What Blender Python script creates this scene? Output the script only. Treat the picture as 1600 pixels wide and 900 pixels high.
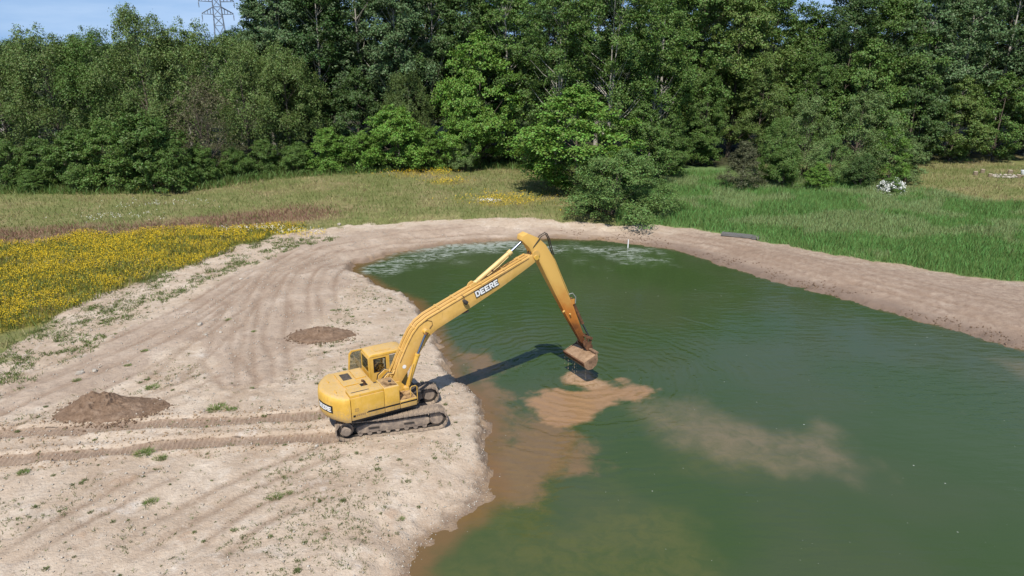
import bpy, bmesh, math, random
import numpy as np
from mathutils import Vector, Matrix
R = math.radians
scn = bpy.context.scene
for o in list(bpy.data.objects): bpy.data.objects.remove(o)
col = scn.collection

# ------------------------------------------------------------------ camera, sky, sun, exposure
CAM_H, PITCH, FPX = 16.0, R(19), 1120.0
cam = bpy.data.cameras.new('camera'); cam.sensor_width = 36; cam.lens = 36*FPX/1600
cam.clip_end = 6000; cam.clip_start = .2
co = bpy.data.objects.new('camera', cam); col.objects.link(co)
co.location = (0, 0, CAM_H); co.rotation_euler = (R(90)-PITCH, 0, 0)
scn.camera = co
SUN_EL, SUN_AZ = 53, 190          # azimuth clockwise from +Y (behind the camera)
sdir = Vector((math.sin(R(SUN_AZ))*math.cos(R(SUN_EL)), math.cos(R(SUN_AZ))*math.cos(R(SUN_EL)), math.sin(R(SUN_EL))))
w = bpy.data.worlds.new('World'); scn.world = w; w.use_nodes = True
wn, wl = w.node_tree.nodes, w.node_tree.links
sky = wn.new('ShaderNodeTexSky'); sky.sky_type = 'NISHITA'; sky.sun_disc = False
sky.sun_elevation = R(SUN_EL); sky.sun_rotation = R(SUN_AZ); sky.altitude = 400; sky.air_density = 1.0; sky.dust_density = 0; sky.ozone_density = 4.5
tc = wn.new('ShaderNodeTexCoord'); mp = wn.new('ShaderNodeMapping'); mp.inputs['Scale'].default_value = (1.2, 1.2, 7)
nz = wn.new('ShaderNodeTexNoise'); nz.inputs['Scale'].default_value = 2.2; nz.inputs['Detail'].default_value = 6; nz.inputs['Roughness'].default_value = .6
rp = wn.new('ShaderNodeValToRGB'); rp.color_ramp.elements[0].position = .42; rp.color_ramp.elements[1].position = .8
rp.color_ramp.elements[1].color = (.28, .28, .28, 1)
mx = wn.new('ShaderNodeMixRGB'); mx.inputs[2].default_value = (9.0, 9.6, 10.2, 1)
wl.new(tc.outputs['Generated'], mp.inputs[0]); wl.new(mp.outputs[0], nz.inputs[0]); wl.new(nz.outputs[0], rp.inputs[0])
sx = wn.new('ShaderNodeSeparateXYZ'); m1 = wn.new('ShaderNodeMath'); m1.operation = 'SUBTRACT'; m1.inputs[0].default_value = 1; m1.use_clamp = True
m2 = wn.new('ShaderNodeMath'); m2.operation = 'POWER'; m2.inputs[1].default_value = 4; m3 = wn.new('ShaderNodeMath'); m3.operation = 'MULTIPLY'; m3.inputs[1].default_value = .2; cz = wn.new('ShaderNodeCombineXYZ')
wl.new(tc.outputs['Generated'], sx.inputs[0]); wl.new(sx.outputs[2], m1.inputs[1]); wl.new(m1.outputs[0], m2.inputs[0]); wl.new(m2.outputs[0], m3.inputs[0]); wl.new(m3.outputs[0], cz.inputs[2])
va = wn.new('ShaderNodeVectorMath'); va.operation = 'ADD'; wl.new(cz.outputs[0], va.inputs[1])
vn = wn.new('ShaderNodeVectorMath'); vn.operation = 'NORMALIZE'
wl.new(tc.outputs['Generated'], va.inputs[0]); wl.new(va.outputs[0], vn.inputs[0]); wl.new(vn.outputs[0], sky.inputs[0])
wl.new(rp.outputs[0], mx.inputs[0]); wl.new(sky.outputs[0], mx.inputs[1])
wl.new(mx.outputs[0], wn['Background'].inputs[0]); wn['Background'].inputs[1].default_value = .13
sl = bpy.data.lights.new('sun', 'SUN'); sl.energy = 5.0; sl.angle = R(.53); sl.color = (1, .95, .87)
so = bpy.data.objects.new('sun', sl); col.objects.link(so); so.rotation_euler = sdir.to_track_quat('Z', 'Y').to_euler()
scn.view_settings.view_transform = 'Standard'; scn.view_settings.look = 'None'
scn.view_settings.exposure = .12; scn.view_settings.gamma = 1
scn.render.engine = 'CYCLES'
scn.cycles.max_bounces = 6; scn.cycles.transparent_max_bounces = 6

# ------------------------------------------------------------------ helpers
_c, _s = math.cos(PITCH), math.sin(PITCH)
def gp(u, v, z=0.0):
    "survey: picture measurement -> point at height z (used once to lay the plan out in metres)"
    a, b = (u-800)/FPX, (450-v)/FPX
    dy, dz = _c+b*_s, -_s+b*_c; t = (z-CAM_H)/dz
    return (a*t, dy*t)
def gpl(pts, z=0.0): return np.array([gp(u, v, z) for u, v in pts])
def top_z(y, v):
    k = (450-v)/FPX
    return CAM_H + y*(k*_c-_s)/(_c+k*_s)
def x_at(u, y, z=4): 
    return (u-800)/FPX*(y*_c+(CAM_H-z)*_s)

def tag(o, label=None, cat=None, group=None, kind=None):
    if label: o['label'] = label
    if cat: o['category'] = cat
    if group: o['group'] = group
    if kind: o['kind'] = kind
    return o
def empty(name, loc=(0, 0, 0), rz=0):
    o = bpy.data.objects.new(name, None); col.objects.link(o); o.location = loc; o.rotation_euler[2] = rz
    o.empty_display_size = .3
    return o
def link(name, me, m=None, parent=None, loc=(0, 0, 0), rz=0):
    o = bpy.data.objects.new(name, me); col.objects.link(o); o.location = loc; o.rotation_euler[2] = rz
    if m is not None and len(me.materials) == 0: me.materials.append(m)
    if parent is not None: o.parent = parent
    return o
def np_mesh(name, V, Fq):
    "V (n,3), Fq (m,k) constant face size"
    me = bpy.data.meshes.new(name); V = np.asarray(V, np.float32); Fq = np.asarray(Fq, np.int32)
    me.vertices.add(len(V)); me.vertices.foreach_set('co', V.ravel())
    m, k = Fq.shape
    me.loops.add(m*k); me.loops.foreach_set('vertex_index', Fq.ravel())
    me.polygons.add(m); me.polygons.foreach_set('loop_start', np.arange(0, m*k, k, dtype=np.int32))
    me.update(calc_edges=True)
    return me
def fattr(me, name, vals):
    a = me.attributes.new(name, 'FLOAT', 'POINT'); a.data.foreach_set('value', np.asarray(vals, np.float32))

class MB:
    def __init__(s): s.v, s.f = [], []
    def add(s, vs, fs):
        n = len(s.v); s.v += [tuple(p) for p in vs]; s.f += [tuple(i+n for i in f) for f in fs]; return s
    def box(s, x0, x1, y0, y1, z0, z1):
        vs = [(x, y, z) for z in (z0, z1) for y in (y0, y1) for x in (x0, x1)]
        return s.add(vs, [(0, 2, 3, 1), (4, 5, 7, 6), (0, 1, 5, 4), (2, 6, 7, 3), (0, 4, 6, 2), (1, 3, 7, 5)])
    def prism(s, prof, y0, y1, y0b=None, y1b=None, wid=None):
        "profile in (x,z) extruded along y; wid(i) optional half-width scale per vertex"
        n = len(prof); W = wid or [1]*n
        vs = [(p[0], y0*W[i], p[1]) for i, p in enumerate(prof)]+[(p[0], y1*W[i], p[1]) for i, p in enumerate(prof)]
        fs = [tuple(range(n)), tuple(range(2*n-1, n-1, -1))]+[((i+1) % n, i, i+n, (i+1) % n+n) for i in range(n)]
        return s.add(vs, fs)
    def plan(s, prof, z0, z1, inset0=0, cx=0, cy=0):
        n = len(prof)
        b = [(cx+(x-cx)*(1-inset0), cy+(y-cy)*(1-inset0), z0) for x, y in prof]; t = [(x, y, z1) for x, y in prof]
        return s.add(b+t, [tuple(range(n-1, -1, -1)), tuple(range(n, 2*n))]+[(i, (i+1) % n, (i+1) % n+n, i+n) for i in range(n)])
    def tube(s, pts, r, seg=8, caps=True):
        pts = [Vector(p) for p in pts]; n = len(pts); rr = r if hasattr(r, '__len__') else [r]*n
        base = len(s.v); prev = None
        for i, p in enumerate(pts):
            t = (pts[min(i+1, n-1)]-pts[max(i-1, 0)])
            t = t.normalized() if t.length > 1e-9 else Vector((0, 0, 1))
            if prev is None:
                a = t.cross(Vector((0, 0, 1)) if abs(t.z) < .9 else Vector((1, 0, 0))).normalized()
            else:
                a = (prev-t*prev.dot(t)).normalized()
            prev = a; b = t.cross(a)
            for k in range(seg):
                q = p+(a*math.cos(2*math.pi*k/seg)+b*math.sin(2*math.pi*k/seg))*rr[i]; s.v.append(tuple(q))
        for i in range(n-1):
            for k in range(seg):
                k2 = (k+1) % seg
                s.f.append((base+i*seg+k, base+i*seg+k2, base+(i+1)*seg+k2, base+(i+1)*seg+k))
        if caps:
            s.f.append(tuple(base+k for k in range(seg-1, -1, -1))); s.f.append(tuple(base+(n-1)*seg+k for k in range(seg)))
        return s
    def mesh(s, name, bevel=0, smooth=None, segs=2):
        me = bpy.data.meshes.new(name); bm = bmesh.new()
        vv = [bm.verts.new(p) for p in s.v]
        for f in s.f:
            try: bm.faces.new([vv[i] for i in f])
            except ValueError: pass
        bmesh.ops.recalc_face_normals(bm, faces=bm.faces)
        if bevel:
            es = [e for e in bm.edges if len(e.link_faces) == 2 and e.calc_face_angle(0) > R(28)]
            bmesh.ops.bevel(bm, geom=es, offset=bevel, segments=segs, affect='EDGES', profile=.6, clamp_overlap=True)
        bm.to_mesh(me); bm.free()
        if smooth is not None:
            me.polygons.foreach_set('use_smooth', [True]*len(me.polygons)); me.set_sharp_from_angle(angle=R(smooth))
        return me
    def build(s, name, m, parent=None, bevel=0, smooth=None, loc=(0, 0, 0), rz=0, segs=2):
        return link(name, s.mesh(name, bevel, smooth, segs), m, parent, loc, rz)

# numpy value noise
def vnoise(x, y, seed=0):
    xi, yi = np.floor(x), np.floor(y); fx, fy = x-xi, y-yi
    fx = fx*fx*(3-2*fx); fy = fy*fy*(3-2*fy)
    def h(a, b):
        q = np.sin(a*127.1+b*311.7+seed*74.7)*43758.5453; return q-np.floor(q)
    return (h(xi, yi)*(1-fx)+h(xi+1, yi)*fx)*(1-fy)+(h(xi, yi+1)*(1-fx)+h(xi+1, yi+1)*fx)*fy
def fbm(x, y, o=4, seed=0):
    s = 0; a = .5; t = 0
    for i in range(o):
        s = s+a*vnoise(x*2**i, y*2**i, seed+i); t += a; a *= .5
    return s/t*2-1
def seg_dist(X, Y, P, closed=False):
    "distance to polyline and arclength of nearest point"
    P = np.asarray(P, float); n = len(P); best = np.full(X.shape, 1e9); arc = np.zeros(X.shape); acc = 0
    for i in range(n if closed else n-1):
        a, b = P[i], P[(i+1) % n]; d = b-a; L2 = d@d+1e-12
        t = np.clip(((X-a[0])*d[0]+(Y-a[1])*d[1])/L2, 0, 1)
        D = np.hypot(X-a[0]-t*d[0], Y-a[1]-t*d[1]); m = D < best
        best = np.where(m, D, best); arc = np.where(m, acc+t*math.sqrt(L2), arc); acc += math.sqrt(L2)
    return best, arc
def inside(X, Y, P):
    c = np.zeros(X.shape, bool); n = len(P)
    for i in range(n):
        x1, y1 = P[i]; x2, y2 = P[(i+1) % n]
        m = ((y1 > Y) != (y2 > Y)) & (X < (x2-x1)*(Y-y1)/((y2-y1) if y2 != y1 else 1e-9)+x1); c ^= m
    return c
def sdist(X, Y, P):
    d, _ = seg_dist(X, Y, P, True); return np.where(inside(X, Y, P), -d, d)
def sstep(a, b, x):
    t = np.clip((x-a)/(b-a), 0, 1); return t*t*(3-2*t)

# ------------------------------------------------------------------ node helper
class NT:
    def __init__(s, name):
        s.m = bpy.data.materials.new(name); s.m.use_nodes = True; s.t = s.m.node_tree; s.t.nodes.clear()
        s.out = s.t.nodes.new('ShaderNodeOutputMaterial')
    def n(s, typ, ins=None, **props):
        nd = s.t.nodes.new('ShaderNode'+typ)
        for k, v in props.items(): setattr(nd, k, v)
        for k, v in (ins or {}).items(): s.set(nd.inputs[k], v)
        return nd
    def set(s, sock, v):
        if isinstance(v, bpy.types.NodeSocket): s.t.links.new(v, sock)
        else:
            if hasattr(sock.default_value, '__len__') and hasattr(v, '__len__') and len(v) == 3 and len(sock.default_value) == 4: v = (*v, 1)
            sock.default_value = v
    def attr(s, name): return s.n('Attribute', attribute_name=name).outputs['Fac']
    def noise(s, scale, detail=4, rough=.6, vec=None, dist=0):
        d = {'Scale': scale, 'Detail': detail, 'Roughness': rough, 'Distortion': dist}
        if vec is not None: d['Vector'] = vec
        return s.n('TexNoise', d).outputs['Fac']
    def math(s, op, a, b=0.0, clamp=False):
        nd = s.n('Math', operation=op, use_clamp=clamp); s.set(nd.inputs[0], a); s.set(nd.inputs[1], b); return nd.outputs[0]
    def mix(s, f, a, b, bt='MIX'):
        nd = s.n('MixRGB', blend_type=bt); s.set(nd.inputs[0], f); s.set(nd.inputs[1], a); s.set(nd.inputs[2], b); return nd.outputs[0]
    def ss(s, x, a, b, lo=0.0, hi=1.0):
        nd = s.n('MapRange', interpolation_type='SMOOTHSTEP')
        for k, v in (('Value', x), ('From Min', a), ('From Max', b), ('To Min', lo), ('To Max', hi)): s.set(nd.inputs[k], v)
        return nd.outputs[0]
    def ramp(s, f, stops):
        nd = s.n('ValToRGB', {'Fac': f}); e = nd.color_ramp.elements
        while len(e) < len(stops): e.new(.5)
        for i, (p, c) in enumerate(stops): e[i].position = p; e[i].color = (*c, 1)
        return nd.outputs[0]
    def bump(s, h, strength=.5, dist=.05, nrm=None):
        d = {'Height': h, 'Strength': strength, 'Distance': dist}
        if nrm is not None: d['Normal'] = nrm
        return s.n('Bump', d).outputs[0]
    def pos(s): return s.n('NewGeometry').outputs['Position']
    def obj(s): return s.n('TexCoord').outputs['Object']
    def bsdf(s, color, rough=.7, normal=None, metal=0, spec=.5, ior=1.45):
        d = {'Base Color': color, 'Roughness': rough, 'Metallic': metal, 'Specular IOR Level': spec, 'IOR': ior}
        if normal is not None: d['Normal'] = normal
        b = s.n('BsdfPrincipled', d); s.t.links.new(b.outputs[0], s.out.inputs[0]); return b

# ------------------------------------------------------------------ plan of the place (metres)
WATER_Z = -.7
shore_px = [(640,900),(655,870),(690,830),(735,800),(768,775),(762,740),(758,700),(763,660),(748,625),(724,602),(702,578),(692,548),(680,525),(655,485),(640,470),(610,460),(575,440),(550,426),(556,414),(620,395),(700,382),(800,375),(880,372),(950,376),(1010,384),(1060,392),(1110,408),(1160,425),(1215,440),(1260,452),(1310,465),(1380,485),(1450,505),(1520,525),(1600,548)]
POND = np.vstack([gpl(shore_px, WATER_Z), [(31.5, 34), (35, 28), (39, 18), (40, 4), (30, -14), (12, -20), (-6, -12), (-9, 2), (-6.5, 12), (-4.3, 17)]])
edge_px = [(0,560),(60,515),(120,478),(180,458),(250,428),(330,402),(400,378),(450,366),(520,355),(600,350),(680,345),(800,343),(900,347),(1000,352),(1080,358),(1130,366),(1200,380),(1300,400),(1400,417),(1500,430),(1600,440)]
EDGE = gpl(edge_px)
BARE = np.vstack([EDGE, [(45, 42), (52, 30), (56, 0), (40, -40), (-45, -40), (-40, 5), (-31, 24), (-29, 30)]])
ROAD = gpl([(-60,650),(0,612),(130,548),(280,480),(370,425),(450,385),(560,360),(700,350),(900,351),(1080,362),(1200,385),(1400,422),(1600,446),(1680,470),(1620,546),(1450,500),(1215,437),(1060,390),(880,370),(700,380),(556,412),(545,440),(520,480),(470,560),(440,590),(380,600),(330,590),(300,540),(200,590),(0,655),(-60,690)])
def pxl(*p): return gpl(p)
STREAKS = [pxl((-40,652),(150,572),(300,502),(420,422),(520,387),(640,363),(760,353)),
           pxl((-40,628),(160,548),(290,488),(400,424),(480,392)), pxl((0,660),(170,590),(310,520),(440,430),(540,398)),
           pxl((430,600),(420,520),(425,460),(450,420),(520,385)), pxl((470,600),(482,520),(470,460),(490,420),(540,395)),
           pxl((380,600),(345,560),(365,500),(405,440),(470,395)), pxl((405,600),(385,540),(400,480),(430,430),(500,390)),
           pxl((505,500),(500,450),(515,420),(548,398)), pxl((300,645),(380,590),(470,548),(560,530)), pxl((250,600),(320,540),(380,480),(430,425)),
           pxl((600,372),(760,361),(900,361),(1010,368),(1100,384)), pxl((600,384),(720,370),(880,366),(1000,374)),
           pxl((1100,378),(1220,402),(1400,450),(1620,512)), pxl((1120,372),(1260,402),(1420,440),(1620,488)), pxl((1160,390),(1300,430),(1450,470),(1620,520)),
           pxl((1000,356),(1120,376),(1250,410),(1420,455)), pxl((200,860),(300,800),(420,740),(520,700)), pxl((0,880),(140,800),(260,740)),
           pxl((60,700),(200,640),(330,585)), pxl((520,760),(420,800),(330,860))]
RUTS = [pxl((-60,680),(120,672),(250,662),(400,655),(540,644)), pxl((-60,724),(150,707),(320,690),(550,682))]
def ground_h(X, Y, fine=True):
    d = sdist(X, Y, POND)
    d = d+.35*fbm(X*.9, Y*.9, 3, 11)+.32*fbm(X*2.1, Y*2.1, 3, 15)+.14*fbm(X*5, Y*5, 2, 5)
    far = sstep(48, 58, Y)+sstep(8, 16, X); far = np.clip(far, 0, 1)
    st_ = sstep(23, 27, Y); up_near = -.7+(.55*sstep(0, .55, d)+.15*sstep(.4, 2.2, d))*st_+(.3*sstep(0, 1.2, d)+.4*sstep(.5, 3.0, d))*(1-st_)
    up_far = -.7+.22*sstep(0, .6, d)+.48*sstep(.3, 5.0, d)
    h = np.where(d > 0, up_near*(1-far)+up_far*far, -.7-1.2*sstep(0, 3, -d)-.6*sstep(2, 9, -d))
    m = sstep(.3, 2.5, d)
    h = h+m*(.07*fbm(X*.25, Y*.25, 3, 2)+(.05*fbm(X*1.1, Y*1.1, 3, 8)+.035*fbm(X*3.1, Y*3.1, 2, 9) if fine else 0))
    b = sdist(X, Y, BARE); h = h+.22*sstep(0, 2.0, b+.6*fbm(X*.5, Y*.5, 2, 4))
    h = h+.5*sstep(62, 95, Y)
    return h, d, b

# ------------------------------------------------------------------ ground
def lin(a, b, s): return list(np.arange(a, b, s))
xs = np.array([-3000,-1500,-700,-350,-220,-160]+lin(-130,-60,3)+lin(-60,-31,.9)+lin(-31,3,.14)+lin(3,34,.3)+lin(34,60,.9)+lin(60,130,3)+[130,160,220,350,700,1500,3000.])
ys = np.array([-1500,-600,-250,-120,-60,-30]+lin(-15,14,1.2)+lin(14,34,.125)+lin(34,50,.2)+lin(50,68,.25)+lin(68,100,.8)+lin(100,150,4)+[150,200,300,600,1200,3000.])
X, Y = np.meshgrid(xs, ys); nx, ny = len(xs), len(ys)
Zg, dpond, dbare = ground_h(X, Y)
dpn = dpond
onland = sstep(.4, 1.6, dpond)
rut = np.zeros_like(X); ruts = np.zeros_like(X)
for P in RUTS:
    D, A = seg_dist(X, Y, P); D = D+.2*fbm(X*.8, Y*.8, 4, 31)
    m = 1-sstep(.3, .52, D); rut = np.maximum(rut, m); ruts = np.where(m > .02, A, ruts)
    Zg = Zg-.10*m*onland+.05*np.exp(-((D-.62)/.16)**2)*onland*(.6+.8*vnoise(X*2.2, Y*2.2, 6))
streak = np.zeros_like(X)
for i, P in enumerate(STREAKS):
    for off in (-.55, .55):
        Q = np.array(P); T = np.gradient(Q, axis=0); T /= np.linalg.norm(T, axis=1)[:, None]
        Q = Q+np.stack([-T[:, 1], T[:, 0]], 1)*off*(1.6 if i < 10 else 1)
        Q = np.stack([np.interp(np.linspace(0, 1, 40), np.linspace(0, 1, len(Q)), Q[:, k]) for k in (0, 1)], 1)
        Q[:, 0] += .25*fbm(np.linspace(0, 6, 40)+i*9, np.zeros(40)+i, 2, 3)
        D, A = seg_dist(X, Y, Q); g = np.exp(-(D/.17)**2)*(.25+.75*vnoise(A*.35+i*7, np.zeros_like(A)+i, 17))
        streak = np.maximum(streak, g); Zg = Zg-.035*g*onland+.025*np.exp(-((D-.36)/.12)**2)*onland
inner = sdist(X, Y, ROAD)
road = 1-sstep(-1.0, .9, inner+1.3*fbm(X*.5, Y*.5, 3, 21))
grass = sstep(-.5, .9, dbare+.9*fbm(X*.6, Y*.6, 4, 14))
# thin green fringe creeping over the sand, left margin
fringe = sstep(-5.0, 0, dbare)*(X < -10)*sstep(-.05, .45, fbm(X*.9, Y*.9, 4, 41))*.6
YEL = gpl([(-160,640),(-40,560),(0,535),(60,505),(120,478),(180,458),(250,428),(330,402),(390,382),(440,366),(470,358),(400,362),(330,360),(240,368),(120,376),(0,384),(-160,392)])
yel = 1-sstep(-1.2, 1.0, sdist(X, Y, YEL)+2.0*fbm(X*.35, Y*.35, 3, 51))
for (u, v, r) in ((660, 277, 3.6), (470, 368, 1.6), (790, 318, 3.2), (700, 292, 1.8), (255, 300, 2.0)):
    cx, cy = gp(u, v); yel = np.maximum(yel, (1-sstep(.3, 1.0, np.hypot((X-cx)/1.6, (Y-cy))/r+.5*fbm(X*.7, Y*.7, 3, 61)))*.8)
PUR = gpl([(-160,385),(0,366),(120,362),(260,352),(360,338),(480,330),(520,336),(470,350),(380,358),(200,366),(0,384),(-160,396)])
pur = 1-sstep(-1.3, 2.0, sdist(X, Y, PUR)+2.2*fbm(X*.25, Y*.5, 3, 71))
lush = sstep(9, 15, X+2*fbm(X*.3, Y*.3, 2, 81))*(1-sstep(40, 47, X+3*fbm(X*.2, Y*.2, 2, 82)-(78-Y)*.9))*grass
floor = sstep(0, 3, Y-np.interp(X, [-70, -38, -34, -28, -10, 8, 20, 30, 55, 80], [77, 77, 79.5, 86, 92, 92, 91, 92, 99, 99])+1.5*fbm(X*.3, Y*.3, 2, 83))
F = np.arange(nx*ny).reshape(ny, nx)
faces = np.stack([F[:-1, :-1], F[:-1, 1:], F[1:, 1:], F[1:, :-1]], -1).reshape(-1, 4)
gme = np_mesh('ground', np.stack([X, Y, Zg], -1).reshape(-1, 3), faces)
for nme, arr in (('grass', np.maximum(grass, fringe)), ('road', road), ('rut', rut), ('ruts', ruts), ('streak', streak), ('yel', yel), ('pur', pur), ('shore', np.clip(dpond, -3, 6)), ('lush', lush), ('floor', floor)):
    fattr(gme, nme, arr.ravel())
gme.polygons.foreach_set('use_smooth', [True]*len(gme.polygons))
g = NT('ground_soil'); P3 = g.pos()
n1 = g.noise(.35, 6, .62, P3); n2 = g.noise(2.2, 6, .7, P3); n3 = g.noise(11, 5, .7, P3); n4 = g.noise(.9, 5, .6, P3, 1.2)
sand = g.ramp(n1, [(.30, (.37, .275, .195)), (.5, (.475, .375, .28)), (.68, (.57, .47, .365))])
sand = g.mix(g.ss(n4, .5, .72, 0, .55), sand, (.60, .525, .435))
sand = g.mix(g.ss(n2, .45, .75, 0, .5), sand, (.37, .28, .205))
n5 = g.noise(.6, 5, .65, g.n('VectorMath', {0: P3, 1: (31, 17, 3)}, operation='ADD').outputs[0])
sand = g.mix(g.ss(n5, .6, .74, 0, .6), sand, (.63, .58, .52))
n6 = g.noise(5.5, 6, .75, P3)
sand = g.mix(g.ss(n6, .5, .72, 0, .55), sand, (.33, .25, .175))
sand = g.mix(g.ss(n6, .46, .3, 0, .5), sand, (.62, .54, .44))
sand = g.mix(g.ss(n5, .40, .30, 0, .5), sand, (.36, .235, .15))
vor = g.n('TexVoronoi', {'Vector': P3, 'Scale': 7.0, 'Randomness': 1.0}).outputs['Distance']
peb = g.math('MULTIPLY', g.ss(vor, .16, .07), g.ss(n2, .5, .62))
sand = g.mix(g.math('MULTIPLY', peb, .55), sand, (.16, .12, .085))
vor2 = g.n('TexVoronoi', {'Vector': P3, 'Scale': 4.0, 'Randomness': 1.0}).outputs['Distance']
sand = g.mix(g.math('MULTIPLY', g.ss(vor2, .1, .05), .7), sand, (.66, .6, .52))
roadc = g.ramp(n1, [(.3, (.33, .245, .18)), (.55, (.425, .33, .25)), (.72, (.52, .42, .33))])
roadc = g.mix(g.ss(n2, .42, .72, 0, .55), roadc, (.26, .19, .15))
rf = g.ss(g.math('ADD', g.attr('road'), g.math('MULTIPLY', g.math('SUBTRACT', n2, .5), .7)), .35, .8, 0, .85)
soil = g.mix(rf, sand, roadc)
px_ = g.n('SeparateXYZ', {0: P3}).outputs['X']
soil = g.mix(g.math('MULTIPLY', g.ss(px_, 8, 20), g.ss(n2, .3, .7, .35, .75)), soil, (.235, .165, .12))
stf = g.math('MULTIPLY', g.attr('streak'), g.ss(n3, .3, .6, .35, .85), True)
soil = g.mix(g.math('MULTIPLY', stf, .95), soil, (.22, .145, .095))
rutf = g.ss(g.math('ADD', g.attr('rut'), g.math('MULTIPLY', g.math('SUBTRACT', n2, .5), .9)), .35, .75)
lug = g.math('SINE', g.math('ADD', g.math('MULTIPLY', g.attr('ruts'), 2*math.pi/.2), g.math('MULTIPLY', n2, 7)))
soil = g.mix(g.math('MULTIPLY', rutf, g.ss(n4, .3, .6, .6, .95)), soil, g.mix(g.ss(lug, -.4, .6), (.26, .18, .125), (.315, .225, .16)))
# damp margin at the waterline
sh = g.math('ADD', g.attr('shore'), g.math('MULTIPLY', g.math('SUBTRACT', n2, .5), 1.1))
soil = g.mix(g.ss(sh, .75, .15, 0, .8), soil, g.mix(g.ss(n4, .4, .65), (.19, .13, .088), (.25, .165, .095)))
soil = g.mix(g.math('MULTIPLY', g.ss(px_, 8, 14), g.ss(sh, 1.9, .3, 0, .75)), soil, g.mix(n2, (.13, .095, .075), (.25, .18, .135)))
soil = g.mix(g.ss(sh, .05, -.3), soil, (.16, .10, .05))
# turf
tn = g.noise(.16, 5, .65, P3); tn2 = g.noise(1.6, 5, .7, P3)
mead = g.ramp(tn, [(.3, (.13, .155, .045)), (.5, (.21, .205, .08)), (.7, (.30, .24, .125))])
mead = g.mix(g.ss(tn2, .4, .7, 0, .6), mead, (.1, .125, .035))
mead = g.mix(g.math('MULTIPLY', g.attr('pur'), g.ss(tn2, .25, .6, .4, .9)), mead, (.24, .145, .10))
mead = g.mix(g.math('MULTIPLY', g.attr('yel'), g.ss(tn2, .3, .6, .45, .8)), mead, (.30, .23, .03))
mead = g.mix(g.attr('lush'), mead, g.mix(tn2, (.105, .18, .052), (.16, .235, .085)))
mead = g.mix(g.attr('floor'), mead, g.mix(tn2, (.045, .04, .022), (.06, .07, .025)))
gf = g.ss(g.math('ADD', g.attr('grass'), g.math('MULTIPLY', g.math('SUBTRACT', n3, .5), .8)), .35, .7)
final = g.mix(gf, soil, mead)
hgt = g.math('ADD', g.math('MULTIPLY', n2, .75), g.math('MULTIPLY', n3, .35))
hgt = g.math('ADD', hgt, g.math('MULTIPLY', g.math('MULTIPLY', lug, rutf), .10))
hgt = g.math('ADD', hgt, g.math('MULTIPLY', peb, .4))
g.bsdf(final, g.ss(sh, .3, .9, .45, .95), g.bump(hgt, .9, .16), spec=.2)
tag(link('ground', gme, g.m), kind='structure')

def gz(x, y):
    i = min(max(np.searchsorted(xs, x)-1, 0), nx-2); j = min(max(np.searchsorted(ys, y)-1, 0), ny-2)
    a = (x-xs[i])/(xs[i+1]-xs[i]); b = (y-ys[j])/(ys[j+1]-ys[j])
    return float((Zg[j, i]*(1-a)+Zg[j, i+1]*a)*(1-b)+(Zg[j+1, i]*(1-a)+Zg[j+1, i+1]*a)*b)
def gzv(x, y):
    i = np.clip(np.searchsorted(xs, x)-1, 0, nx-2); j = np.clip(np.searchsorted(ys, y)-1, 0, ny-2)
    a = (x-xs[i])/(xs[i+1]-xs[i]); b = (y-ys[j])/(ys[j+1]-ys[j])
    return (Zg[j, i]*(1-a)+Zg[j, i+1]*a)*(1-b)+(Zg[j+1, i]*(1-a)+Zg[j+1, i+1]*a)*b

# ------------------------------------------------------------------ pond water
wx = np.array(lin(-16, 34, .25)+lin(34, 42.1, 1)); wy = np.array(lin(-24, 14, 2)+lin(14, 46, .2)+lin(46, 66.1, .4))
WX, WY = np.meshgrid(wx, wy)
sdw = -(sdist(WX, WY, POND)+.3*fbm(WX*.9, WY*.9, 3, 11))
nA = fbm(WX*.55, WY*.55, 5, 101); nB = fbm(WX*.25, WY*.25, 4, 111)
def plume(px, soft, amp, nn): 
    return 1-sstep(-soft, soft*.6, sdist(WX, WY, gpl(px, WATER_Z))+amp*nn)
mud = plume([(806,630),(830,615),(872,613),(903,607),(880,590),(892,583),(925,590),(962,602),(975,592),(1002,598),(1018,612),(990,622),(935,634),(922,657),(880,662),(840,650)], .75, .9, nA+.6*fbm(WX*1.8, WY*1.8, 4, 141)-.1)
pale = plume([(880,590),(892,583),(925,590),(958,602),(930,612),(905,607)], .3, .5, nA)
shal = plume([(690,545),(760,552),(830,572),(760,592),(748,612),(760,660),(755,700),(760,770),(800,800),(850,790),(868,750),(905,735),(925,705),(920,680),(850,655),(820,632),(780,610)], 1.5, 1.5, nA+.4*fbm(WX*1.8, WY*1.8, 3, 151))
drift = plume([(985,640),(1060,628),(1150,645),(1200,662),(1280,668),(1330,690),(1382,738),(1345,752),(1280,730),(1200,722),(1100,705),(1010,682)], 1.2, 1.6, nA)*(.75+.5*nB)
drift = np.maximum(drift, .6*plume([(1540,560),(1640,560),(1680,600),(1600,590)], 1.0, 1.0, nA))
oliv = plume([(640,900),(700,840),(790,800),(880,800),(960,760),(1090,790),(1120,860),(1150,930),(700,960)], 1.6, 2.2, nB*1.2+nA*.4)
oliv = np.maximum(oliv, plume([(1050,690),(1120,690),(1250,715),(1180,750),(1060,740)], 1.5, 1.5, nA)*.6)
scum = plume([(560,420),(600,402),(700,386),(800,379),(900,378),(1010,390),(1030,408),(960,412),(880,392),(760,398),(690,408),(640,414),(600,432)], 1.6, 3.0, nA)
scum2 = plume([(600,398),(700,382),(800,375),(820,380),(800,388),(700,390),(640,396)], .8, .6, nA)
F = np.arange(WX.size).reshape(WX.shape)
wme = np_mesh('water', np.stack([WX, WY, np.full_like(WX, WATER_Z)], -1).reshape(-1, 3), np.stack([F[:-1, :-1], F[:-1, 1:], F[1:, 1:], F[1:, :-1]], -1).reshape(-1, 4))
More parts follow.
